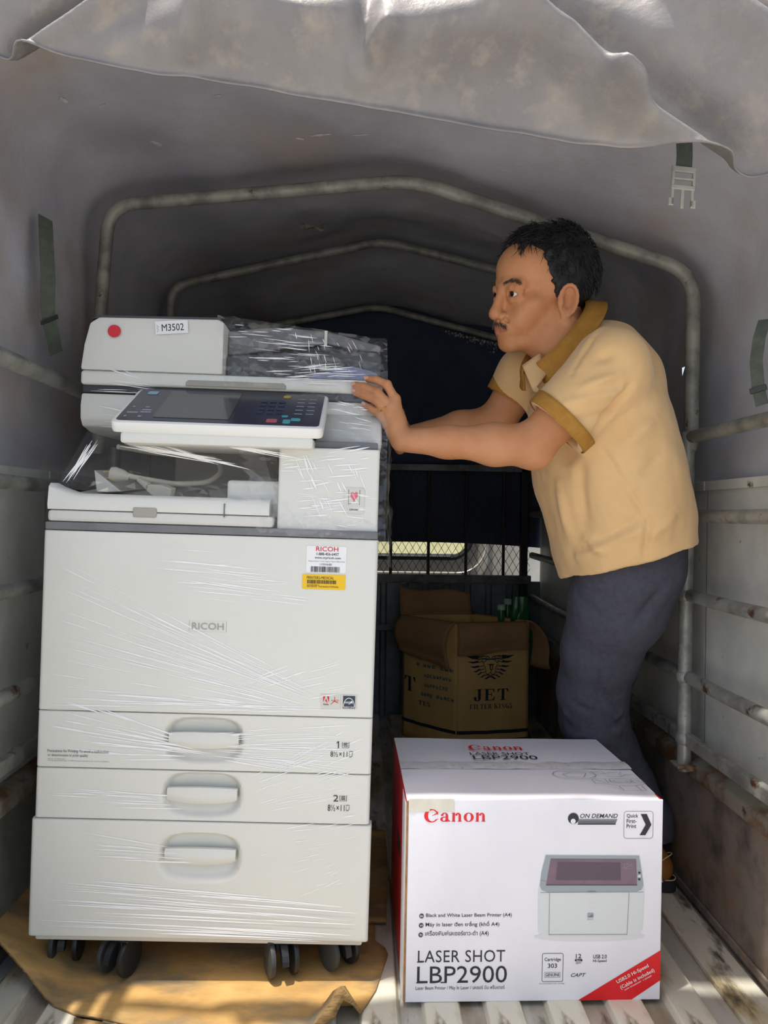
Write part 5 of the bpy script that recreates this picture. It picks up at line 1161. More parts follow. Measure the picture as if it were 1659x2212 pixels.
# ================================================================== THE MAN (implicit surfaces, one continuous body mesh)
class SDF:
    def __init__(s, lo, hi, h):
        s.lo = np.array(lo, np.float32); s.h = h; s.n = np.ceil((np.array(hi)-np.array(lo))/h).astype(int)+1
        s.a = np.full(s.n, 0.5, np.float32)
    def blk(s, lo, hi):
        i0 = np.clip(np.floor((np.array(lo)-s.lo)/s.h).astype(int), 0, s.n-1); i1 = np.clip(np.ceil((np.array(hi)-s.lo)/s.h).astype(int)+1, 1, s.n)
        ax = [s.lo[k]+s.h*np.arange(i0[k], i1[k], dtype=np.float32) for k in range(3)]
        return tuple(slice(i0[k], i1[k]) for k in range(3)), np.meshgrid(*ax, indexing='ij')
    def op(s, fn, lo, hi, k=0.01, mode='add'):
        m = k+4*s.h; sl, g = s.blk(np.array(lo)-m, np.array(hi)+m)
        if g[0].size == 0: return
        d = fn(*g).astype(np.float32); a = s.a[sl]
        if mode == 'add': h = np.clip(0.5+0.5*(a-d)/k, 0, 1); s.a[sl] = a+(d-a)*h-k*h*(1-h)
        elif mode == 'sub': h = np.clip(0.5-0.5*(a+d)/k, 0, 1); s.a[sl] = a+(-d-a)*h+k*h*(1-h)
        elif mode == 'max': s.a[sl] = np.maximum(a, d)
    # primitives ------------------------------------------------
    def cone(s, a, b, r1, r2, k=0.01, mode='add', dirn=None, kk=1.0):
        a, b = np.array(a, float), np.array(b, float); ba = b-a; L2 = max(ba@ba, 1e-12); R = max(r1, r2)*max(1.0, kk)
        dn = None if dirn is None else np.array(dirn, float)/np.linalg.norm(dirn)
        def f(x, y, z):
            px, py, pz = x-a[0], y-a[1], z-a[2]; t = np.clip((px*ba[0]+py*ba[1]+pz*ba[2])/L2, 0, 1)
            px, py, pz = px-ba[0]*t, py-ba[1]*t, pz-ba[2]*t
            if dn is not None:
                c = (px*dn[0]+py*dn[1]+pz*dn[2])*(1-1/kk); px, py, pz = px-dn[0]*c, py-dn[1]*c, pz-dn[2]*c
            return np.sqrt(px*px+py*py+pz*pz)-(r1+(r2-r1)*t)
        s.op(f, np.minimum(a, b)-R, np.maximum(a, b)+R, k, mode)
    def ell(s, c, r, R=None, loc=(0, 0, 0), k=0.01, mode='add'):
        """ellipsoid with centre and radii in a local frame R, loc"""
        R = np.eye(3) if R is None else R; c = np.array(c, float); r = np.array(r, float); w = R@c+np.array(loc); e = np.abs(R)@r
        def f(x, y, z):
            dx, dy, dz = x-w[0], y-w[1], z-w[2]
            l = [dx*R[0, i]+dy*R[1, i]+dz*R[2, i] for i in range(3)]
            k0 = np.sqrt((l[0]/r[0])**2+(l[1]/r[1])**2+(l[2]/r[2])**2)+1e-9; k1 = np.sqrt((l[0]/r[0]**2)**2+(l[1]/r[1]**2)**2+(l[2]/r[2]**2)**2)+1e-9
            return k0*(k0-1)/k1
        s.op(f, w-e, w+e, k, mode)
    def plane(s, p, n, lo, hi):
        """keep the side the normal points away from"""
        p = np.array(p, float); n = np.array(n, float)/np.linalg.norm(n)
        s.op(lambda x, y, z: (x-p[0])*n[0]+(y-p[1])*n[1]+(z-p[2])*n[2], lo, hi, 0.0, 'max')
    def nets(s):
        a = s.a; S = a < 0; nx, ny, nz = a.shape
        c = [(i, j, k) for i in (0, 1) for j in (0, 1) for k in (0, 1)]
        sub = lambda arr, o: arr[o[0]:nx-1+o[0], o[1]:ny-1+o[1], o[2]:nz-1+o[2]]
        al = sub(S, c[0]).copy(); an = al.copy()
        for o in c[1:]: q = sub(S, o); al &= q; an |= q
        act = an & ~al; I = np.argwhere(act); ids = np.full(act.shape, -1, np.int32); ids[act] = np.arange(len(I))
        cv = np.stack([a[I[:, 0]+o[0], I[:, 1]+o[1], I[:, 2]+o[2]] for o in c], 1); co = np.array(c, float)
        acc = np.zeros((len(I), 3)); cnt = np.zeros(len(I))
        for p in range(8):
            for q in range(p+1, 8):
                if np.abs(co[p]-co[q]).sum() != 1: continue
                m = (cv[:, p] < 0) != (cv[:, q] < 0); t = np.where(m, cv[:, p]/(cv[:, p]-cv[:, q]+1e-20), 0)
                acc += m[:, None]*(co[p]+(co[q]-co[p])*t[:, None]); cnt += m
        V = s.lo+(I+acc/cnt[:, None])*s.h; F = []
        for ax in range(3):
            sl0 = [slice(None)]*3; sl1 = [slice(None)]*3; sl0[ax] = slice(0, -1); sl1[ax] = slice(1, None)
            A, B = S[tuple(sl0)], S[tuple(sl1)]; E = np.argwhere(A != B); o1, o2 = [(1, 2), (2, 0), (0, 1)][ax]
            ok = (E[:, o1] > 0) & (E[:, o2] > 0) & (E[:, o1] < a.shape[o1]-1) & (E[:, o2] < a.shape[o2]-1); E = E[ok]
            q = []
            for d1, d2 in ((1, 1), (0, 1), (0, 0), (1, 0)):
                e = E.copy(); e[:, o1] -= d1; e[:, o2] -= d2; q.append(ids[e[:, 0], e[:, 1], e[:, 2]])
            q = np.stack(q, 1); fl_ = A[E[:, 0], E[:, 1], E[:, 2]]; q[~fl_] = q[~fl_][:, ::-1]
            F.append(q[(q >= 0).all(1)])
        return V, np.concatenate(F)
def smooth_v(V, F, it=2, lam=0.5):
    E = np.concatenate([F[:, [0, 1]], F[:, [1, 2]], F[:, [2, 3]], F[:, [3, 0]]]); n = len(V)
    for _ in range(it):
        acc = np.zeros_like(V); cnt = np.zeros(n)
        for d in range(3): acc[:, d] = np.bincount(E[:, 0], V[E[:, 1], d], n)+np.bincount(E[:, 1], V[E[:, 0], d], n)
        cnt = np.bincount(E[:, 0], minlength=n)+np.bincount(E[:, 1], minlength=n)
        V = V*(1-lam)+lam*acc/np.maximum(cnt, 1)[:, None]
    return V
def normals(V, F):
    fn = np.cross(V[F[:, 2]]-V[F[:, 0]], V[F[:, 3]]-V[F[:, 1]]); N = np.zeros_like(V)
    for c in range(4):
        for d in range(3): N[:, d] += np.bincount(F[:, c], fn[:, d], len(V))
    return N/(np.linalg.norm(N, axis=1)[:, None]+1e-12)
def np_mesh(name, V, F):
    me = bpy.data.meshes.new(name); n, m = len(V), len(F)
    me.vertices.add(n); me.vertices.foreach_set('co', np.ascontiguousarray(V, np.float32).ravel())
    me.loops.add(m*4); me.loops.foreach_set('vertex_index', np.ascontiguousarray(F, np.int32).ravel())
    me.polygons.add(m); me.polygons.foreach_set('loop_start', np.arange(0, m*4, 4, dtype=np.int32)); 
    me.update(calc_edges=True); me.validate(); me.polygons.foreach_set('use_smooth', [True]*len(me.polygons)); return me
def npv(v): return np.array(v, float)
def A3(px, py, Y): return npv(P(px, py, Y))
def rz(a): c, s_ = math.cos(a), math.sin(a); return np.array([[c, -s_, 0], [s_, c, 0], [0, 0, 1.0]])
def rx(a): c, s_ = math.cos(a), math.sin(a); return np.array([[1.0, 0, 0], [0, c, -s_], [0, s_, c]])
def ry(a): c, s_ = math.cos(a), math.sin(a); return np.array([[c, 0, s_], [0, 1.0, 0], [-s_, 0, c]])
d2r = math.radians
HR = rz(d2r(200))@ry(d2r(8.0))@rx(d2r(-12.5)); HL = np.array([0.3545, 1.575, 1.3065]); HS = 1.0
def hw_(p): return HR@npv(p)+HL
# joints
FWD = npv((-0.94, -0.34, 0)); LAT = npv((0.34, -0.94, 0))
neck0 = A3(1232, 762, 1.575); shN = A3(1322, 788, 1.425); shF = A3(1135, 812, 1.715)
elN, wrN = A3(1148, 962, 1.450), A3(868, 951, 1.478)
elF, wrF = A3(1072, 912, 1.735), A3(872, 946, 1.680)
man = thing('person', 'man in a tan polo shirt and dark trousers leaning forward to push the photocopier', 'person', (0.60, 1.75, 0.0115))
ML = npv(man.location)
M_skin = mat('skin', 'c98f66', 0.5, 0, col2='bf8259', scale=14, bump=0.10, bscale=300, spec=0.28)
nt = M_skin.node_tree; pb_ = nt.nodes['Principled BSDF']; src = pb_.inputs['Base Color'].links[0].from_socket
at = nt.nodes.new('ShaderNodeAttribute'); at.attribute_name = 'tint'; mxn = nt.nodes.new('ShaderNodeMix'); mxn.data_type = 'RGBA'; mxn.blend_type = 'MIX'
mxn.inputs[7].default_value = (*lin('9c5048'), 1); nt.links.new(src, mxn.inputs[6]); nt.links.new(at.outputs['Fac'], mxn.inputs[0]); nt.links.new(mxn.outputs[2], pb_.inputs['Base Color'])
pb_.inputs['Subsurface Weight'].default_value = 0.12; pb_.inputs['Subsurface Radius'].default_value = (0.02, 0.008, 0.004); pb_.inputs['Subsurface Scale'].default_value = 0.3
# ---------------- body field
B = SDF((-0.045, 1.40, 0.915), (0.60, 1.80, 1.45), 0.0019)
H = lambda c, r, k=0.01, mode='add', rot=None: B.ell(c, r, HR if rot is None else HR@rot, HL if rot is None else HL+HR@npv(c)-(HR@rot)@npv(c), k, mode)
def HC(a, b, r1, r2, k=0.006, mode='add'): B.cone(hw_(a), hw_(b), r1, r2, k, mode)
# skull and face
H((-0.014, 0, 0.034), (0.099, 0.077, 0.086)); H((0.030, 0, -0.030), (0.060, 0.060, 0.079), 0.02); H((0.040, 0, 0.045), (0.054, 0.060, 0.050), 0.02)
for s_ in (-1, 1):
    HC((-0.012, s_*0.056, -0.045), (0.012, s_*0.050, -0.078), 0.016, 0.015, 0.02); HC((0.012, s_*0.050, -0.078), (0.070, s_*0.014, -0.100), 0.015, 0.013, 0.02)
    H((0.052, s_*0.046, -0.024), (0.024, 0.020, 0.018), 0.018); HC((0.089, s_*0.012, 0.017), (0.074, s_*0.046, 0.016), 0.009, 0.008, 0.012)
    H((0.066, s_*0.034, -0.052), (0.022, 0.020, 0.026), 0.018)
H((0.076, 0, -0.100), (0.020, 0.024, 0.017), 0.015); H((0.081, 0, -0.066), (0.024, 0.032, 0.027), 0.015)
for s_ in (-1, 1): H((0.102, s_*0.032, -0.002), (0.013, 0.0155, 0.0115), 0.010, 'sub')
HC((0.0905, 0, 0.012), (0.1055, 0, -0.032), 0.0080, 0.0105, 0.012); H((0.1085, 0, -0.0405), (0.0125, 0.0135, 0.0120), 0.008)
for s_ in (-1, 1):
    H((0.0985, s_*0.0145, -0.0455), (0.0115, 0.0085, 0.0085), 0.004); H((0.104, s_*0.0075, -0.0535), (0.004, 0.0035, 0.004), 0.002, 'sub')
    # eyelids
    up = [(0.0895, s_*0.0165, -0.004), (0.0922, s_*0.024, 0.0044), (0.0918, s_*0.032, 0.0058), (0.0864, s_*0.040, 0.0030), (0.0790, s_*0.0475, -0.0045)]
    lw = [(0.0895, s_*0.0165, -0.005), (0.0907, s_*0.025, -0.0097), (0.0897, s_*0.033, -0.0106), (0.0848, s_*0.041, -0.0094), (0.0790, s_*0.0475, -0.0048)]
    for q in (up, lw):
        for i in range(4): HC(q[i], q[i+1], 0.0027, 0.0027, 0.002)
    for i in range(4): a_, b_ = npv(lw[i]), npv(lw[i+1]); HC(a_+(-0.004, 0, -0.006), b_+(-0.004, 0, -0.006), 0.0042, 0.0042, 0.006)
    for i in range(4): a_, b_ = npv(up[i]), npv(up[i+1]); HC(a_+(-0.0035, 0, 0.0055), b_+(-0.0035, 0, 0.0055), 0.0046, 0.0046, 0.005)
# mouth
for s_ in (-1, 1):
    HC((0.1035, 0.002*s_, -0.0655), (0.0900, s_*0.0235, -0.0705), 0.0046, 0.0022, 0.004); HC((0.1015, 0, -0.0755), (0.0900, s_*0.0215, -0.0725), 0.0052, 0.0025, 0.004)
    HC((0.1085, 0, -0.0706), (0.0930, s_*0.025, -0.0722), 0.0011, 0.0012, 0.001, 'sub')
    HC((0.098, s_*0.017, -0.048), (0.083, s_*0.032, -0.066), 0.0020, 0.0018, 0.007, 'sub')
# ears
for s_ in (-1, 1):
    er = rz(-s_*0.45)@ry(-0.12)
    H((-0.010, s_*0.079, -0.018), (0.019, 0.0085, 0.031), 0.004, 'add', er); H((-0.007, s_*0.0875, -0.020), (0.0115, 0.012, 0.018), 0.003, 'sub', er); H((-0.011, s_*0.0885, -0.002), (0.012, 0.008, 0.012), 0.003, 'sub', er)
    ec = npv((-0.010, s_*0.081, -0.018)); pts = []
    for i in range(15):
        t = d2r(-70+i*22); pts.append(ec+er@npv((-0.0175*math.cos(t)*1.0, s_*0.004, 0.029*math.sin(t))))
    for i in range(14): HC(pts[i], pts[i+1], 0.0036, 0.0036, 0.002)
    H((-0.004, s_*0.079, -0.046), (0.008, 0.0055, 0.010), 0.004); HC((0.004, s_*0.078, -0.012), (0.004, s_*0.079, -0.026), 0.0042, 0.0042, 0.003)
# neck and the upper chest under the shirt
nk = hw_((-0.028, 0, -0.055)); B.cone(nk, neck0, 0.058, 0.060, 0.025); B.cone(hw_((0.03, 0, -0.085)), neck0+FWD*0.045, 0.026, 0.030, 0.03)
for s_ in (-1, 1): B.cone(hw_((-0.02, s_*0.055, -0.06)), neck0+FWD*0.05+LAT*s_*0.014, 0.013, 0.012, 0.018)
chest = A3(1262, 880, 1.58); B.cone(neck0, chest, 0.055, 0.080, 0.04)
B.cone(neck0-rz(0)@npv((0, 0, 0.03)), shN, 0.030, 0.048, 0.03); B.cone(neck0-npv((0, 0, 0.03)), shF, 0.030, 0.048, 0.03)
# near arm
B.cone(shN, elN, 0.051, 0.0395, 0.02); m1 = elN*0.72+wrN*0.28; m2 = elN*0.35+wrN*0.65
B.cone(elN, m1+npv((0, 0, -0.002)), 0.0385, 0.0385, 0.02); B.cone(m1, m2, 0.0380, 0.0285, 0.02); B.cone(m2, wrN, 0.0285, 0.0225, 0.02)
B.ell(elN+npv((0.008, 0.0, -0.022)), (0.020, 0.022, 0.018), None, (0, 0, 0), 0.025)
# far arm
B.cone(shF, elF, 0.050, 0.039, 0.02); B.cone(elF, elF*0.6+wrF*0.4, 0.040, 0.036, 0.02); B.cone(elF*0.6+wrF*0.4, wrF, 0.036, 0.023, 0.02)
# near hand: back of the hand to the camera, fingers over the front corner of the machine
def hand(wr, mcps, fingers, thumb, rad):
    for m, r_ in zip(mcps, rad): B.cone(wr+(m-wr)*0.12, m, 0.0150, r_*1.28, 0.010)
    for i in range(3): B.cone((mcps[i]+wr)/2, (mcps[i+1]+wr)/2, 0.0135, 0.0135, 0.010); B.cone(mcps[i], mcps[i+1], 0.0088, 0.0088, 0.008)
    for f_, m, r_ in zip(fingers, mcps, rad):
        j = [m]+list(f_)
        for i in range(3): B.cone(j[i], j[i+1], r_*(1.10-0.07*i), r_*(1.03-0.07*i), 0.0022)
        B.ell(j[1], (r_*1.08,)*3, None, (0, 0, 0), 0.004)
    for i in range(len(thumb)-1): B.cone(thumb[i], thumb[i+1], (0.0135, 0.0105, 0.0095)[i], (0.0105, 0.0095, 0.0080)[i], 0.006)
YH = YF+YS+0.004
mN = [A3(853, 862, YH-0.032), A3(845, 880, YH-0.036), A3(841, 897, YH-0.036), A3(838, 917, YH-0.032)]
fN = [(A3(836, 831, YH-0.031), A3(812, 820, YH-0.022), A3(796, 818.5, YH-0.014)),
      (A3(815, 848, YH-0.036), A3(785, 835.5, YH-0.024), A3(768, 832.5, YH-0.014)),
      (A3(815, 866, YH-0.036), A3(786, 853.5, YH-0.024), A3(768, 847.5, YH-0.014)),
      (A3(822, 896, YH-0.034), A3(801, 883, YH-0.026), A3(789, 875.5, YH-0.018))]
radN = [0.0083, 0.0086, 0.0083, 0.0075]
hand(wrN, mN, fN, [wrN+(mN[0]-wrN)*0.25+npv((0.006, 0.022, 0)), A3(864, 905, YH+0.010), A3(860, 890, YH+0.030), A3(858, 878, YH+0.045)], radN)
# far hand, flat on the side of the machine
hd = npv((-0.02, 0.86, 0.50)); hd /= np.linalg.norm(hd); hs_ = np.cross(hd, npv((1, 0, 0))); hs_ /= np.linalg.norm(hs_)
mF = [wrF+hd*(0.078-0.004*abs(i-1))+hs_*(0.030-0.020*i)+npv((-0.006, 0, 0)) for i in range(4)]
fF_ = [(m+hd*0.040+npv((-0.003, 0, 0)), m+hd*0.064+npv((-0.005, 0, 0)), m+hd*(0.084-0.006*abs(i-1))+npv((-0.006, 0, 0))) for i, m in enumerate(mF)]
hand(wrF, mF, fF_, [wrF+hd*0.020+hs_*0.024, wrF+hd*0.044+hs_*0.048+npv((-0.004, 0, 0)), wrF+hd*0.066+hs_*0.056+npv((-0.006, 0, 0)), wrF+hd*0.084+hs_*0.058+npv((-0.006, 0, 0))], [0.0083, 0.0086, 0.0083, 0.0075])
V, F = B.nets(); V = smooth_v(V, F, 2, 0.45)
# skin tint: lips, knuckles, nose, ears
loc = (V-HL)@HR; tint = np.zeros(len(V))
lipm = (np.abs(loc[:, 1]) < 0.025) & (loc[:, 0] > 0.085)
lz = -0.0708-0.0015*(np.abs(loc[:, 1])/0.024)
wl_ = np.clip(1-np.abs(loc[:, 2]-lz)/(0.0095*np.sqrt(np.maximum(0.02, 1-(loc[:, 1]/0.0255)**2))), 0, 1); tint = np.where(lipm, np.minimum(1, wl_*2.2)*0.62, 0)
tint = np.maximum(tint, 0.16*np.exp(-np.sum((loc-npv((0.112, 0, -0.042)))**2, 1)/0.02**2))
for s_ in (-1, 1): tint = np.maximum(tint, 0.20*np.exp(-np.sum((loc-npv((-0.012, s_*0.085, -0.02)))**2, 1)/0.022**2))
for f_ in fN:
    for j in f_: tint = np.maximum(tint, 0.28*np.exp(-np.sum((V-j)**2, 1)/0.008**2))
me = np_mesh('body', V-ML, F); at_ = me.attributes.new('tint', 'FLOAT', 'POINT'); at_.data.foreach_set('value', tint.astype(np.float32))
body = obj('body', me, M_skin, man)
# eyes
M_eye = mat('eye_white', 'd8cdc2', 0.25); M_iris = mat('iris', '1d1410', 0.12)
for s_ in (-1, 1):
    c = hw_((0.0783, s_*0.0315, -0.0020))-ML; me = MB().lathe([(0.0122*math.sin(PI*i/12), -0.0122*math.cos(PI*i/12)) for i in range(13)], (0, 0, 0), 'X', 18).mesh('eyeball', smooth=True)
    o = obj('eyeball', me, M_eye, man); o.location = c; gz = Matrix((HR@rz(0.12*1)).tolist()).to_4x4(); o.rotation_euler = gz.to_euler()
    me = MB().lathe([(0.0, 0.0126), (0.003, 0.0125), (0.0058, 0.0112), (0.0060, 0.0103), (0.0, 0.0103)], (0, 0, 0), 'X', 18).mesh('iris', smooth=True); o2 = obj('iris', me, M_iris, o)
# fingernails
M_nail = mat('nail', 'd9a58c', 0.3)
for f_, r_ in zip(fN, radN):
    t = (f_[2]-f_[1])/np.linalg.norm(f_[2]-f_[1]); up_ = npv((0, -1, 0.25)); up_ = up_-t*(up_@t); up_ /= np.linalg.norm(up_); sd = np.cross(t, up_); c = f_[2]+t*0.001+up_*(r_*0.93*0.98)
    b = MB(); b.grid(lambda u, v: c-ML+t*(0.010*(v-0.45))+sd*(0.0105*(u-0.5)*(1-0.25*abs(2*v-1)**3))-up_*(0.0042*(2*u-1)**2)*1.0+up_*0.0004, 8, 6); b.build('fingernail', M_nail, man, smooth=True)
# wedding ring on the ring finger
a_, b_ = mN[2], fN[2][0]; t = (b_-a_)/np.linalg.norm(b_-a_); c = a_+(b_-a_)*0.45; u_ = np.cross(t, npv((0, 0, 1))); u_ /= np.linalg.norm(u_); w_ = np.cross(t, u_)
b = MB(); rr = 0.0098; b.tube([c-ML+(u_*math.cos(2*PI*i/24)+w_*math.sin(2*PI*i/24))*rr for i in range(25)], 0.0012, 8, cap=False); tag(b.build('ring', mat('gold', 'd9a441', 0.2, 1.0), man, smooth=True), 'thin gold ring on the near hand')
# ---------------- shirt
M_shirt = mat('shirt_tan', 'e3bb86', 0.85, 0, col2='dab07a', scale=5, bump=0.15, bscale=500, sheen=0.2, spec=0.2)
M_cuff = mat('shirt_mustard', 'b07f3a', 0.85, 0, col2='a57531', scale=60, bump=0.25, bscale=500, spec=0.2)
S_ = SDF((0.22, 1.34, 0.70), (0.78, 1.84, 1.36), 0.0042)
sp = [(1272, 806, 1.575, 0.080), (1281, 860, 1.575, 0.110), (1294, 940, 1.580, 0.124), (1311, 1030, 1.590, 0.128), (1334, 1120, 1.600, 0.126), (1352, 1215, 1.610, 0.119), (1358, 1275, 1.615, 0.116)]
for i in range(len(sp)-1): S_.cone(A3(*sp[i][:3]), A3(*sp[i+1][:3]), sp[i][3], sp[i+1][3], 0.03, 'add', LAT, 1.34)
S_.cone(A3(1308, 746, 1.585), A3(1328, 805, 1.585), 0.046, 0.060, 0.05, 'add', LAT, 1.7)
S_.cone(A3(1290, 1195, 1.58), A3(1300, 1235, 1.585), 0.052, 0.050, 0.04, 'add', LAT, 1.8)
S_.cone(A3(1285, 748, 1.55), shN+npv((0, 0.02, -0.006)), 0.040, 0.064, 0.035); S_.cone(A3(1225, 770, 1.63), shF+npv((0, -0.02, -0.006)), 0.040, 0.060, 0.035)
cufN = A3(1202, 922, 1.432); dN = (elN-shN)/np.linalg.norm(elN-shN); S_.cone(shN, cufN+dN*0.03, 0.068, 0.067, 0.03)
dF = (elF-shF)/np.linalg.norm(elF-shF); cufF = shF+(elF-shF)*0.52; S_.cone(shF, cufF+dF*0.03, 0.062, 0.056, 0.03)
for d_, c_ in ((dN, cufN), (dF, cufF)): S_.plane(c_, d_, c_-0.075, c_+d_*0.12+0.02) if False else None
# cut sleeve ends
def cut(c_, d_, r_):
    e1 = c_+d_*0.055; S_.op(lambda x, y, z: np.maximum((x-c_[0])*-d_[0]+(y-c_[1])*-d_[1]+(z-c_[2])*-d_[2], np.sqrt((x-e1[0])**2+(y-e1[1])**2+(z-e1[2])**2)-r_), e1-r_, e1+r_, 0.003, 'sub')
cut(cufN, dN, 0.098); cut(cufF, dF, 0.080)
for c_, d_, s0, ro in ((cufN, dN, shN, 0.060), (cufF, dF, shF, 0.050)): S_.cone(c_-d_*0.030, c_+d_*0.05, ro*0.84, ro*1.02, 0.004, 'sub')
# open neck: an oval ring tilted forward
nape, thr = A3(1258, 664, 1.600), A3(1150, 806, 1.530); rc = (nape+thr)/2; e_f = (thr-nape); hl = np.linalg.norm(e_f)/2; e_f = e_f/(2*hl); e_l = LAT-e_f*(LAT@e_f); e_l /= np.linalg.norm(e_l); rax = np.cross(e_f, e_l); rax = rax if rax@(HL-rc) > 0 else -rax
def ring(th, fb, lr, up=0.0): return rc+e_f*(hl*fb*math.cos(th))+e_l*(lr*math.sin(th))+rax*up
S_.cone(rc-rax*0.030, rc+rax*0.10, 0.056, 0.066, 0.010, 'sub', e_f, 1.28); S_.cone(thr-e_f*0.02+rax*0.01, thr+e_f*0.035-rax*0.01, 0.022, 0.008, 0.010, 'sub')
# hem: tilted plane
h0, h1 = A3(1250, 1246, 1.56), A3(1490, 1172, 1.60); hx_ = h1-h0; hn = np.cross(hx_, npv((0.15, 1, -0.02))); hn = hn/np.linalg.norm(hn); hn = -hn if hn[2] > 0 else hn
S_.plane(h0, hn, (0.20, 1.30, 0.68), (0.80, 1.86, 1.05))
# folds
def fold(a, b, r, k, mode='add'): S_.cone(a, b, r, r*0.6, k, mode)
V, F = S_.nets(); V = smooth_v(V, F, 2, 0.5); N = normals(V, F)
# cloth folds along the normal: stretched noise plus drag lines
q = V-neck0; ax_ = A3(1366, 1215, 1.61)-neck0; ax_ /= np.linalg.norm(ax_); al = q@ax_; la = q@LAT; fo = q@FWD
def gauss_line(a, b, w, amp):
    a, b = npv(a), npv(b); ba = b-a; t = np.clip(((V-a)@ba)/(ba@ba), 0, 1); d = np.linalg.norm(V-a-ba*t[:, None], axis=1); return amp*np.exp(-(d/w)**2)*np.sin(PI*np.clip(t, 0.05, 0.95))**0.5
D_ = 0.0035*fbm(np.c_[al*9+fo*5, la*16, fo*16], 40, 3)*np.clip(al/0.1, 0.2, 1)
def sf(px, py): # nearest surface point seen at pixel (near side)
    o = npv((0, 0, CAMZ)); d = A3(px, py, 1.0)-o; d /= np.linalg.norm(d); w = V-o; t = w@d; dist = np.linalg.norm(w-t[:, None]*d, axis=1); m = dist < 0.008
    return V[np.argmin(np.where(m, t, 9))] if m.any() else V[np.argmin(dist)]
for a_, b_, w_, am in (((1345, 800), (1255, 830), 0.010, 0.007), ((1350, 845), (1230, 865), 0.010, 0.006), ((1350, 885), (1240, 915), 0.010, -0.006), ((1330, 760), (1290, 770), 0.012, -0.005), ((1300, 700), (1240, 790), 0.010, 0.006), ((1280, 720), (1230, 800), 0.008, -0.005),
                       ((1365, 840), (1280, 955), 0.010, -0.010), ((1300, 985), (1405, 1130), 0.008, -0.006), ((1405, 1130), (1395, 1210), 0.007, -0.006), ((1200, 1050), (1225, 1165), 0.016, 0.008), ((1250, 1010), (1255, 1140), 0.016, -0.007),
                       ((1240, 1205), (1390, 1150), 0.012, 0.010), ((1250, 1190), (1380, 1130), 0.012, -0.009), ((1260, 1170), (1300, 1190), 0.012, 0.008), ((1420, 900), (1360, 960), 0.014, 0.006), ((1440, 980), (1390, 1040), 0.014, -0.005), ((1470, 1100), (1400, 1170), 0.014, 0.006)):
    D_ = D_+gauss_line(sf(*a_), sf(*b_), w_*0.85, am*1.5)
V = V+N*D_[:, None]
V = smooth_v(V, F, 1, 0.3)
shirt = obj('shirt', np_mesh('shirt', V-ML, F), M_shirt, man)
# cuffs
def cuff(c_, d_, r0, r1, w, sq=1.0):
    u_ = np.cross(d_, npv((0, 1, 0.2))); u_ /= np.linalg.norm(u_); v_ = np.cross(d_, u_); b = MB(); n = 40
    b.grid(lambda s, t: c_-ML+d_*(-w+w*1.04*t)+(u_*math.cos(2*PI*s)+v_*math.sin(2*PI*s)*sq)*(r0+(r1-r0)*t+0.0012*math.sin(3*2*PI*s)), n, 4)
    o = b.build('sleeve_cuff', M_cuff, man, smooth=True); md = o.modifiers.new('s', 'SOLIDIFY'); md.thickness = 0.0025; md.offset = 0
cuff(cufN, dN, 0.0702, 0.0690, 0.026); cuff(cufF, dF, 0.0610, 0.0590, 0.024)
# collar: stand plus folded leaf around the tilted ring
def collar(u, v):
    th = d2r(16+328*u); fr = math.cos(th); tip = max(0, (fr-0.35)/0.65)
    if v < 0.3: return ring(th, 0.97, 0.0640, -0.016+0.030*v/0.3)-ML
    k = (v-0.3)/0.7; sd_ = 0.034+0.016*tip
    return ring(th, 0.97, 0.0640, 0.014+0.004*math.sin(PI*min(1, k*1.6))-k*(0.030+0.006*tip))-ML+(e_f*fr*(0.9 if fr < 0 else 0.55)+e_l*math.sin(th))*sd_*k
b = MB(); b.grid(collar, 64, 12); o = b.build('collar', M_cuff, man, smooth=True, angle=60); md = o.modifiers.new('s', 'SOLIDIFY'); md.thickness = 0.0024; md.offset = 0
# turned-open placket lapel and a button
LP = [(1128, 790), (1166, 764), (1182, 806), (1152, 846)]
b = MB(); b.grid(lambda u, v: (A3(*LP[0], 1.520)*(1-u)+A3(*LP[1], 1.530)*u)*(1-v)+(A3(*LP[3], 1.475)*(1-u)+A3(*LP[2], 1.500)*u)*v-ML+npv((0, -0.006*math.sin(PI*u), 0)), 8, 8)
o = b.build('placket', M_shirt, man, smooth=True); md = o.modifiers.new('s', 'SOLIDIFY'); md.thickness = 0.003; md.offset = 0
c = A3(1157, 842, 1.468); b = MB(); b.lathe([(0.0, -0.003), (0.005, -0.003), (0.0052, -0.0015), (0.004, -0.0008), (0.0, -0.001)], c-ML, 'Y', 14); b.build('button', mat('button_tan', 'caa56c', 0.4), man)
# ---------------- trousers
M_tr = mat('trousers_grey', '4d4d58', 0.85, 0, col2='454550', scale=90, bump=0.2, bscale=700, bstretch=(1, 1, 0.4), spec=0.2)
T_ = SDF((0.30, 1.40, 0.03), (0.80, 2.08, 0.86), 0.0045)
pel = A3(1365, 1200, 1.615)
T_.cone(pel+npv((0, 0, 0.05)), pel+npv((-0.006, 0, -0.02)), 0.096, 0.100, 0.03, 'add', LAT, 1.3)
T_.cone(A3(1392, 1215, 1.57), A3(1380, 1285, 1.60), 0.050, 0.045, 0.04); T_.cone(A3(1392, 1215, 1.67), A3(1380, 1285, 1.70), 0.050, 0.045, 0.04)
ln = [(1352, 1240, 1.585, 0.098), (1334, 1310, 1.62, 0.097), (1300, 1400, 1.675, 0.083), (1279, 1490, 1.73, 0.0765), (1283, 1555, 1.755, 0.0735), (1312, 1620, 1.775, 0.0675), (1352, 1690, 1.775, 0.0605), (1394, 1768, 1.760, 0.055), (1402, 1800, 1.755, 0.053)]
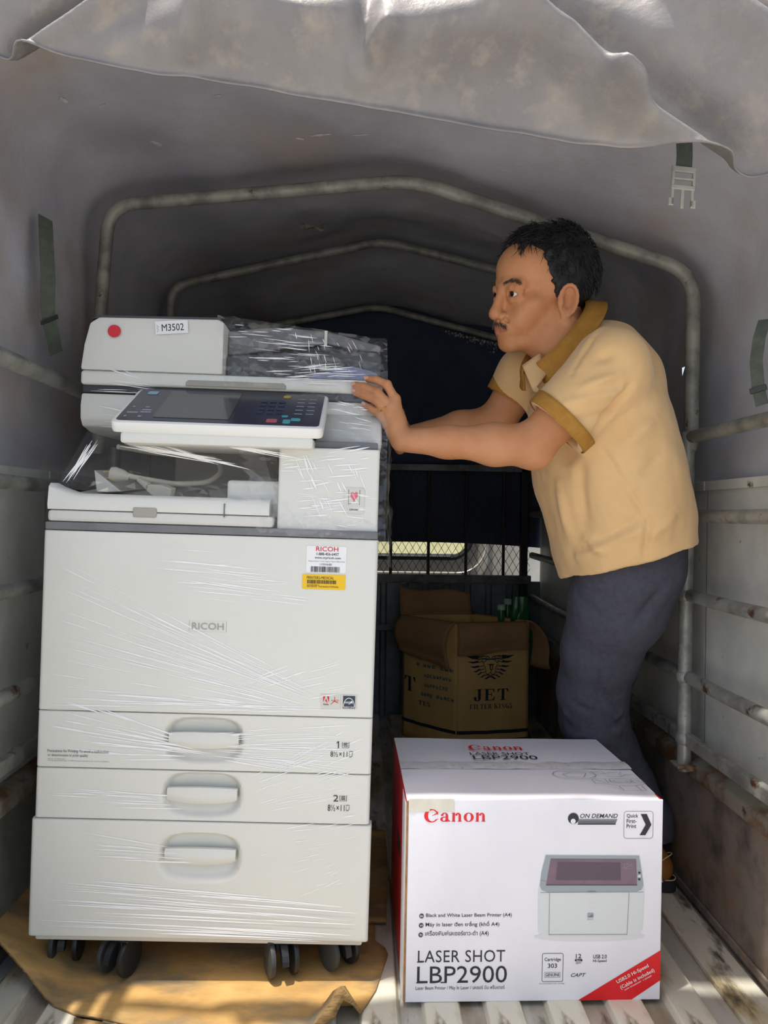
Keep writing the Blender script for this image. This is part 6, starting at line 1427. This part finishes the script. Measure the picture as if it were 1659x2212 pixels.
lf = [(1352, 1230, 1.69, 0.090), (1338, 1320, 1.76, 0.083), (1310, 1420, 1.85, 0.074), (1295, 1510, 1.905, 0.070), (1305, 1600, 1.93, 0.064), (1330, 1690, 1.945, 0.060), (1350, 1765, 1.955, 0.060)]
for L_ in (ln, lf):
    for i in range(len(L_)-1): T_.cone(A3(*L_[i][:3]), A3(*L_[i+1][:3]), L_[i][3], L_[i+1][3], 0.025)
T_.op(lambda x, y, z: 0.110-z, (0.3, 1.4, 0.0), (0.8, 2.08, 0.16), 0.0, 'max')
V, F = T_.nets(); V = smooth_v(V, F, 2, 0.5); N = normals(V, F)
D_ = 0.003*fbm(np.c_[V[:, 0]*16, V[:, 1]*16, V[:, 2]*8], 60, 3)
for a_, b_, w_, am in (((1215, 1545), (1340, 1590), 0.010, 0.008), ((1225, 1575), (1350, 1560), 0.012, -0.008), ((1240, 1600), (1345, 1545), 0.008, 0.007), ((1300, 1500), (1345, 1540), 0.010, -0.006), ((1230, 1520), (1280, 1545), 0.010, -0.005), ((1250, 1620), (1370, 1640), 0.010, 0.005),
                       ((1345, 1260), (1300, 1420), 0.006, -0.004), ((1300, 1420), (1285, 1560), 0.006, -0.004), ((1240, 1290), (1290, 1330), 0.012, -0.005), ((1440, 1270), (1380, 1350), 0.014, -0.006), ((1250, 1260), (1300, 1270), 0.01, 0.004)):
    D_ = D_+gauss_line(sf(*a_), sf(*b_), w_*0.85, am*1.5)
V = V+N*D_[:, None]
obj('trousers', np_mesh('trousers', V-ML, F), M_tr, man)
# ---------------- shoes
M_shoe = mat('shoe_tan_leather', '9a6430', 0.5, 0, col2='85531f', scale=12, bump=0.1, bscale=200); M_sole = mat('shoe_sole', '25262a', 0.8, bump=0.6, bscale=300, bstretch=(1, 1, 0.05)); M_st = mat('shoe_stitch', 'd9bd8f', 0.7)
def shoe(hx, hy, yaw):
    t = bpy.data.objects.new('shoe', None); C.objects.link(t); t.parent = man; t.location = Vector((hx, hy, 0.0115))-man.location; t.rotation_euler = (0, 0, yaw)
    f = SDF((-0.06, -0.07, -0.005), (0.26, 0.07, 0.14), 0.004)
    f.cone((0.0, 0, 0.045), (0.08, 0, 0.045), 0.034, 0.036, 0.02); f.cone((0.08, 0, 0.043), (0.19, 0.004, 0.038), 0.038, 0.034, 0.02); f.cone((0.01, 0, 0.05), (0.03, 0, 0.092), 0.034, 0.036, 0.02); f.cone((0.06, 0, 0.075), (0.14, 0, 0.05), 0.026, 0.02, 0.02)
    f.op(lambda x, y, z: 0.022-z, (-0.06, -0.07, -0.01), (0.26, 0.07, 0.06), 0.0, 'max'); f.op(lambda x, y, z: z-0.098, (-0.06, -0.07, 0.06), (0.26, 0.07, 0.14), 0.0, 'max')
    V, F = f.nets(); obj('upper', np_mesh('upper', V, F), M_shoe, t)
    ol_ = [(-0.040+0.0, 0)]; out = []
    for i in range(40):
        a = 2*PI*i/40; c, s = math.cos(a), math.sin(a); x_ = 0.094+0.136*c; w_ = 0.040+0.006*c; out.append((x_, w_*math.copysign(abs(s)**0.7, s), 0))
    b = MB(); b.prism(out, (0, 0, 0.0005), (0, 0, 0.026)); b.build('sole', M_sole, t, bevel=0.003)
    b = MB(); b.tube([(p[0]*0.985+0.001, p[1]*0.965, 0.0285) for p in out+out[:1]], 0.0014, 6); b.build('stitching', M_st, t)
    b = MB(); b.tube([(-0.02+0.012*math.sin(3*PI*i/18), 0.037*math.cos(PI*i/18)*0.98, 0.030+0.052*math.sin(PI*i/18)) for i in range(19)], 0.0012, 6); b.build('heel_seam', M_st, t)
shoe(0.668, 1.722, PI-0.55); shoe(0.655, 1.955, PI+0.02)
# ---------------- hair
M_hair = mat('hair_black', '15161a', 0.5, 0, col2='1f2126', scale=40, bump=0.6, bscale=220, bstretch=(0.3, 1, 1), spec=0.4)
M_hairg = mat('hair_greying', '3c3a38', 0.5, 0, col2='1a1a1d', scale=60, spec=0.4)
gz_ = np.array([-0.09, -0.013, -0.0125, 0.0, 0.02, 0.045, 0.062, 0.075, 0.088, 0.10, 0.12, 0.16]); gx_ = np.array([-0.032, -0.030, 0.006, 0.013, 0.022, 0.029, 0.034, 0.042, 0.058, 0.075, 0.095, 0.10])
hb_ = HL+HR@npv((-0.02, 0, 0.03)); Hh_ = SDF(hb_-0.17, hb_+0.17, 0.003)
def hairf(x, y, z):
    dx, dy, dz = x-HL[0], y-HL[1], z-HL[2]; l = [dx*HR[0, i]+dy*HR[1, i]+dz*HR[2, i] for i in range(3)]
    r = (0.104, 0.0845, 0.1); cx_, cz_ = -0.018, 0.036
    up = np.clip(l[2]/0.09, 0, 1)
    q0 = np.sqrt(((l[0]-cx_)/(r[0]+0.004*up))**2+(l[1]/(r[1]+0.004*up))**2+((l[2]-cz_)/r[2])**2)+1e-9
    d = (q0-1)*0.09
    p = np.stack([l[0].ravel()*38+l[2].ravel()*20, l[1].ravel()*70, l[2].ravel()*38], 1)
    d = d-0.0045*fbm(p, 70, 2).reshape(d.shape)*np.clip(0.4+up, 0, 1)
    g = np.interp(l[2].ravel(), gz_, gx_).reshape(d.shape)-0.012*np.clip(np.abs(l[1])/0.05, 0, 1)*np.clip((l[2]-0.06)/0.03, 0, 1)
    g = g+0.004*vnoise(np.stack([l[1].ravel()*120, l[2].ravel()*160, l[0].ravel()*0], 1), 75).reshape(d.shape)
    d = np.maximum(d, (l[0]-g)*0.8); d = np.maximum(d, (-0.078-l[2])*0.8); d = np.maximum(d, (-0.05-l[2])*0.7+(l[0]+0.03)*0.4)
    return d
Hh_.op(hairf, hb_-0.16, hb_+0.16, 0.001); V, F = Hh_.nets(); V = smooth_v(V, F, 1, 0.4)
hair = obj('hair', np_mesh('hair', V-ML, F), M_hair, man)
rs5 = np.random.RandomState(5); b = MB(); bg_ = MB()
for i in range(1300):
    a = rs5.uniform(-PI, PI); e_ = rs5.uniform(-0.35, 1.2)
    p = npv((-0.018+0.106*math.cos(e_)*math.cos(a), 0.088*math.cos(e_)*math.sin(a), 0.036+0.103*math.sin(e_)))
    if p[0] > np.interp(p[2], gz_, gx_)-0.004 or p[2] < -0.06 or (p[2] < 0.025 and -0.035 < p[0] < 0.012): continue
    dirn = npv((0.55, 0.25*np.sign(p[1]), -0.25)) if p[2] > 0.08 else npv((0.05 if p[0] > -0.02 else -0.25, 0, -1.0)); dirn = dirn+rs5.normal(0, 0.28, 3); dirn /= np.linalg.norm(dirn)
    L_ = rs5.uniform(0.02, 0.045) if p[2] > 0.06 else rs5.uniform(0.012, 0.028); pts = []; q = p.copy()
    for k in range(5):
        pts.append(hw_(q)-ML); q = q+dirn*L_/4
        w = npv(((q[0]+0.018)/0.110, q[1]/0.092, (q[2]-0.036)/0.107)); r_ = np.linalg.norm(w)
        if r_ < 1.0 or k < 3: q = npv((-0.018, 0, 0.036))+(q-npv((-0.018, 0, 0.036)))/r_*(1.0+0.02*k*rs5.rand())
    (bg_ if (p[2] < 0.02 and p[0] > -0.03 and rs5.rand() < 0.55) else b).tube(pts, 0.001, 5, radii=[0.0008, 0.0008, 0.0007, 0.0005, 0.0002])
# forelock wisps on the forehead
for i in range(60):
    y0 = rs5.uniform(-0.01, 0.05); pts = [hw_(npv((0.062+0.004*k, y0+0.004*k*rs5.uniform(-1, 1), 0.094-0.0095*k*rs5.uniform(0.7, 1.2)))+npv((0.006*(1-abs(k-1.5)/2), 0, 0)))-ML for k in range(4)]
    b.tube(pts, 0.001, 4, radii=[0.0007, 0.0006, 0.0005, 0.0002])
tag(b.build('hair_strands', M_hair, man, smooth=True), kind='stuff'); tag(bg_.build('hair_strands', M_hairg, man, smooth=True), 'greying sideburn strands', kind='stuff')
# eyebrows and moustache: short hairs rooted on the skin
bv = np.array([v.co[:] for v in body.data.vertices])+ML; bl = (bv-HL)@HR
def root(y_, z_):
    m = (np.abs(bl[:, 1]-y_) < 0.003) & (np.abs(bl[:, 2]-z_) < 0.003) & (bl[:, 0] > 0.03); return bl[m][:, 0].max() if m.any() else None
def whiskers(name, pts, ln_, dr, rad, n_, spread, jit=0.14):
    b = MB()
    for i in range(n_):
        t = rs5.rand()*(len(pts)-1); k = int(t); f = t-k; y_, z_ = [pts[k][c]*(1-f)+pts[k+1][c]*f for c in (0, 1)]
        y_ += rs5.normal(0, spread*0.3); z_ += rs5.normal(0, spread); x_ = root(y_, z_)
        if x_ is None: continue
        d_ = npv(dr(y_))+rs5.normal(0, jit, 3); d_ /= np.linalg.norm(d_); p = npv((x_-0.0002, y_, z_)); l_ = ln_*rs5.uniform(0.6, 1.2)
        b.tube([hw_(p)-ML, hw_(p+d_*l_*0.5+npv((0.0008, 0, 0)))-ML, hw_(p+d_*l_)-ML], rad, 4, radii=[rad, rad*0.8, rad*0.3])
    return b.build(name, mat('facial_hair', '4a433e', 0.6), man)
for s_ in (-1, 1): tag(whiskers('eyebrow', [(s_*0.014, 0.0165), (s_*0.028, 0.0225), (s_*0.040, 0.0215), (s_*0.050, 0.016)], 0.008, lambda y_: (-0.15, s_*0.9, 0.12), 0.00035, 150, 0.0017), kind='stuff')
tag(whiskers('moustache', [(-0.025, -0.0655), (-0.014, -0.0600), (-0.004, -0.0585), (0.004, -0.0585), (0.014, -0.0600), (0.025, -0.0655)], 0.007, lambda y_: (-0.02, np.sign(y_)*0.5, -0.8), 0.00035, 210, 0.0019), kind='stuff')
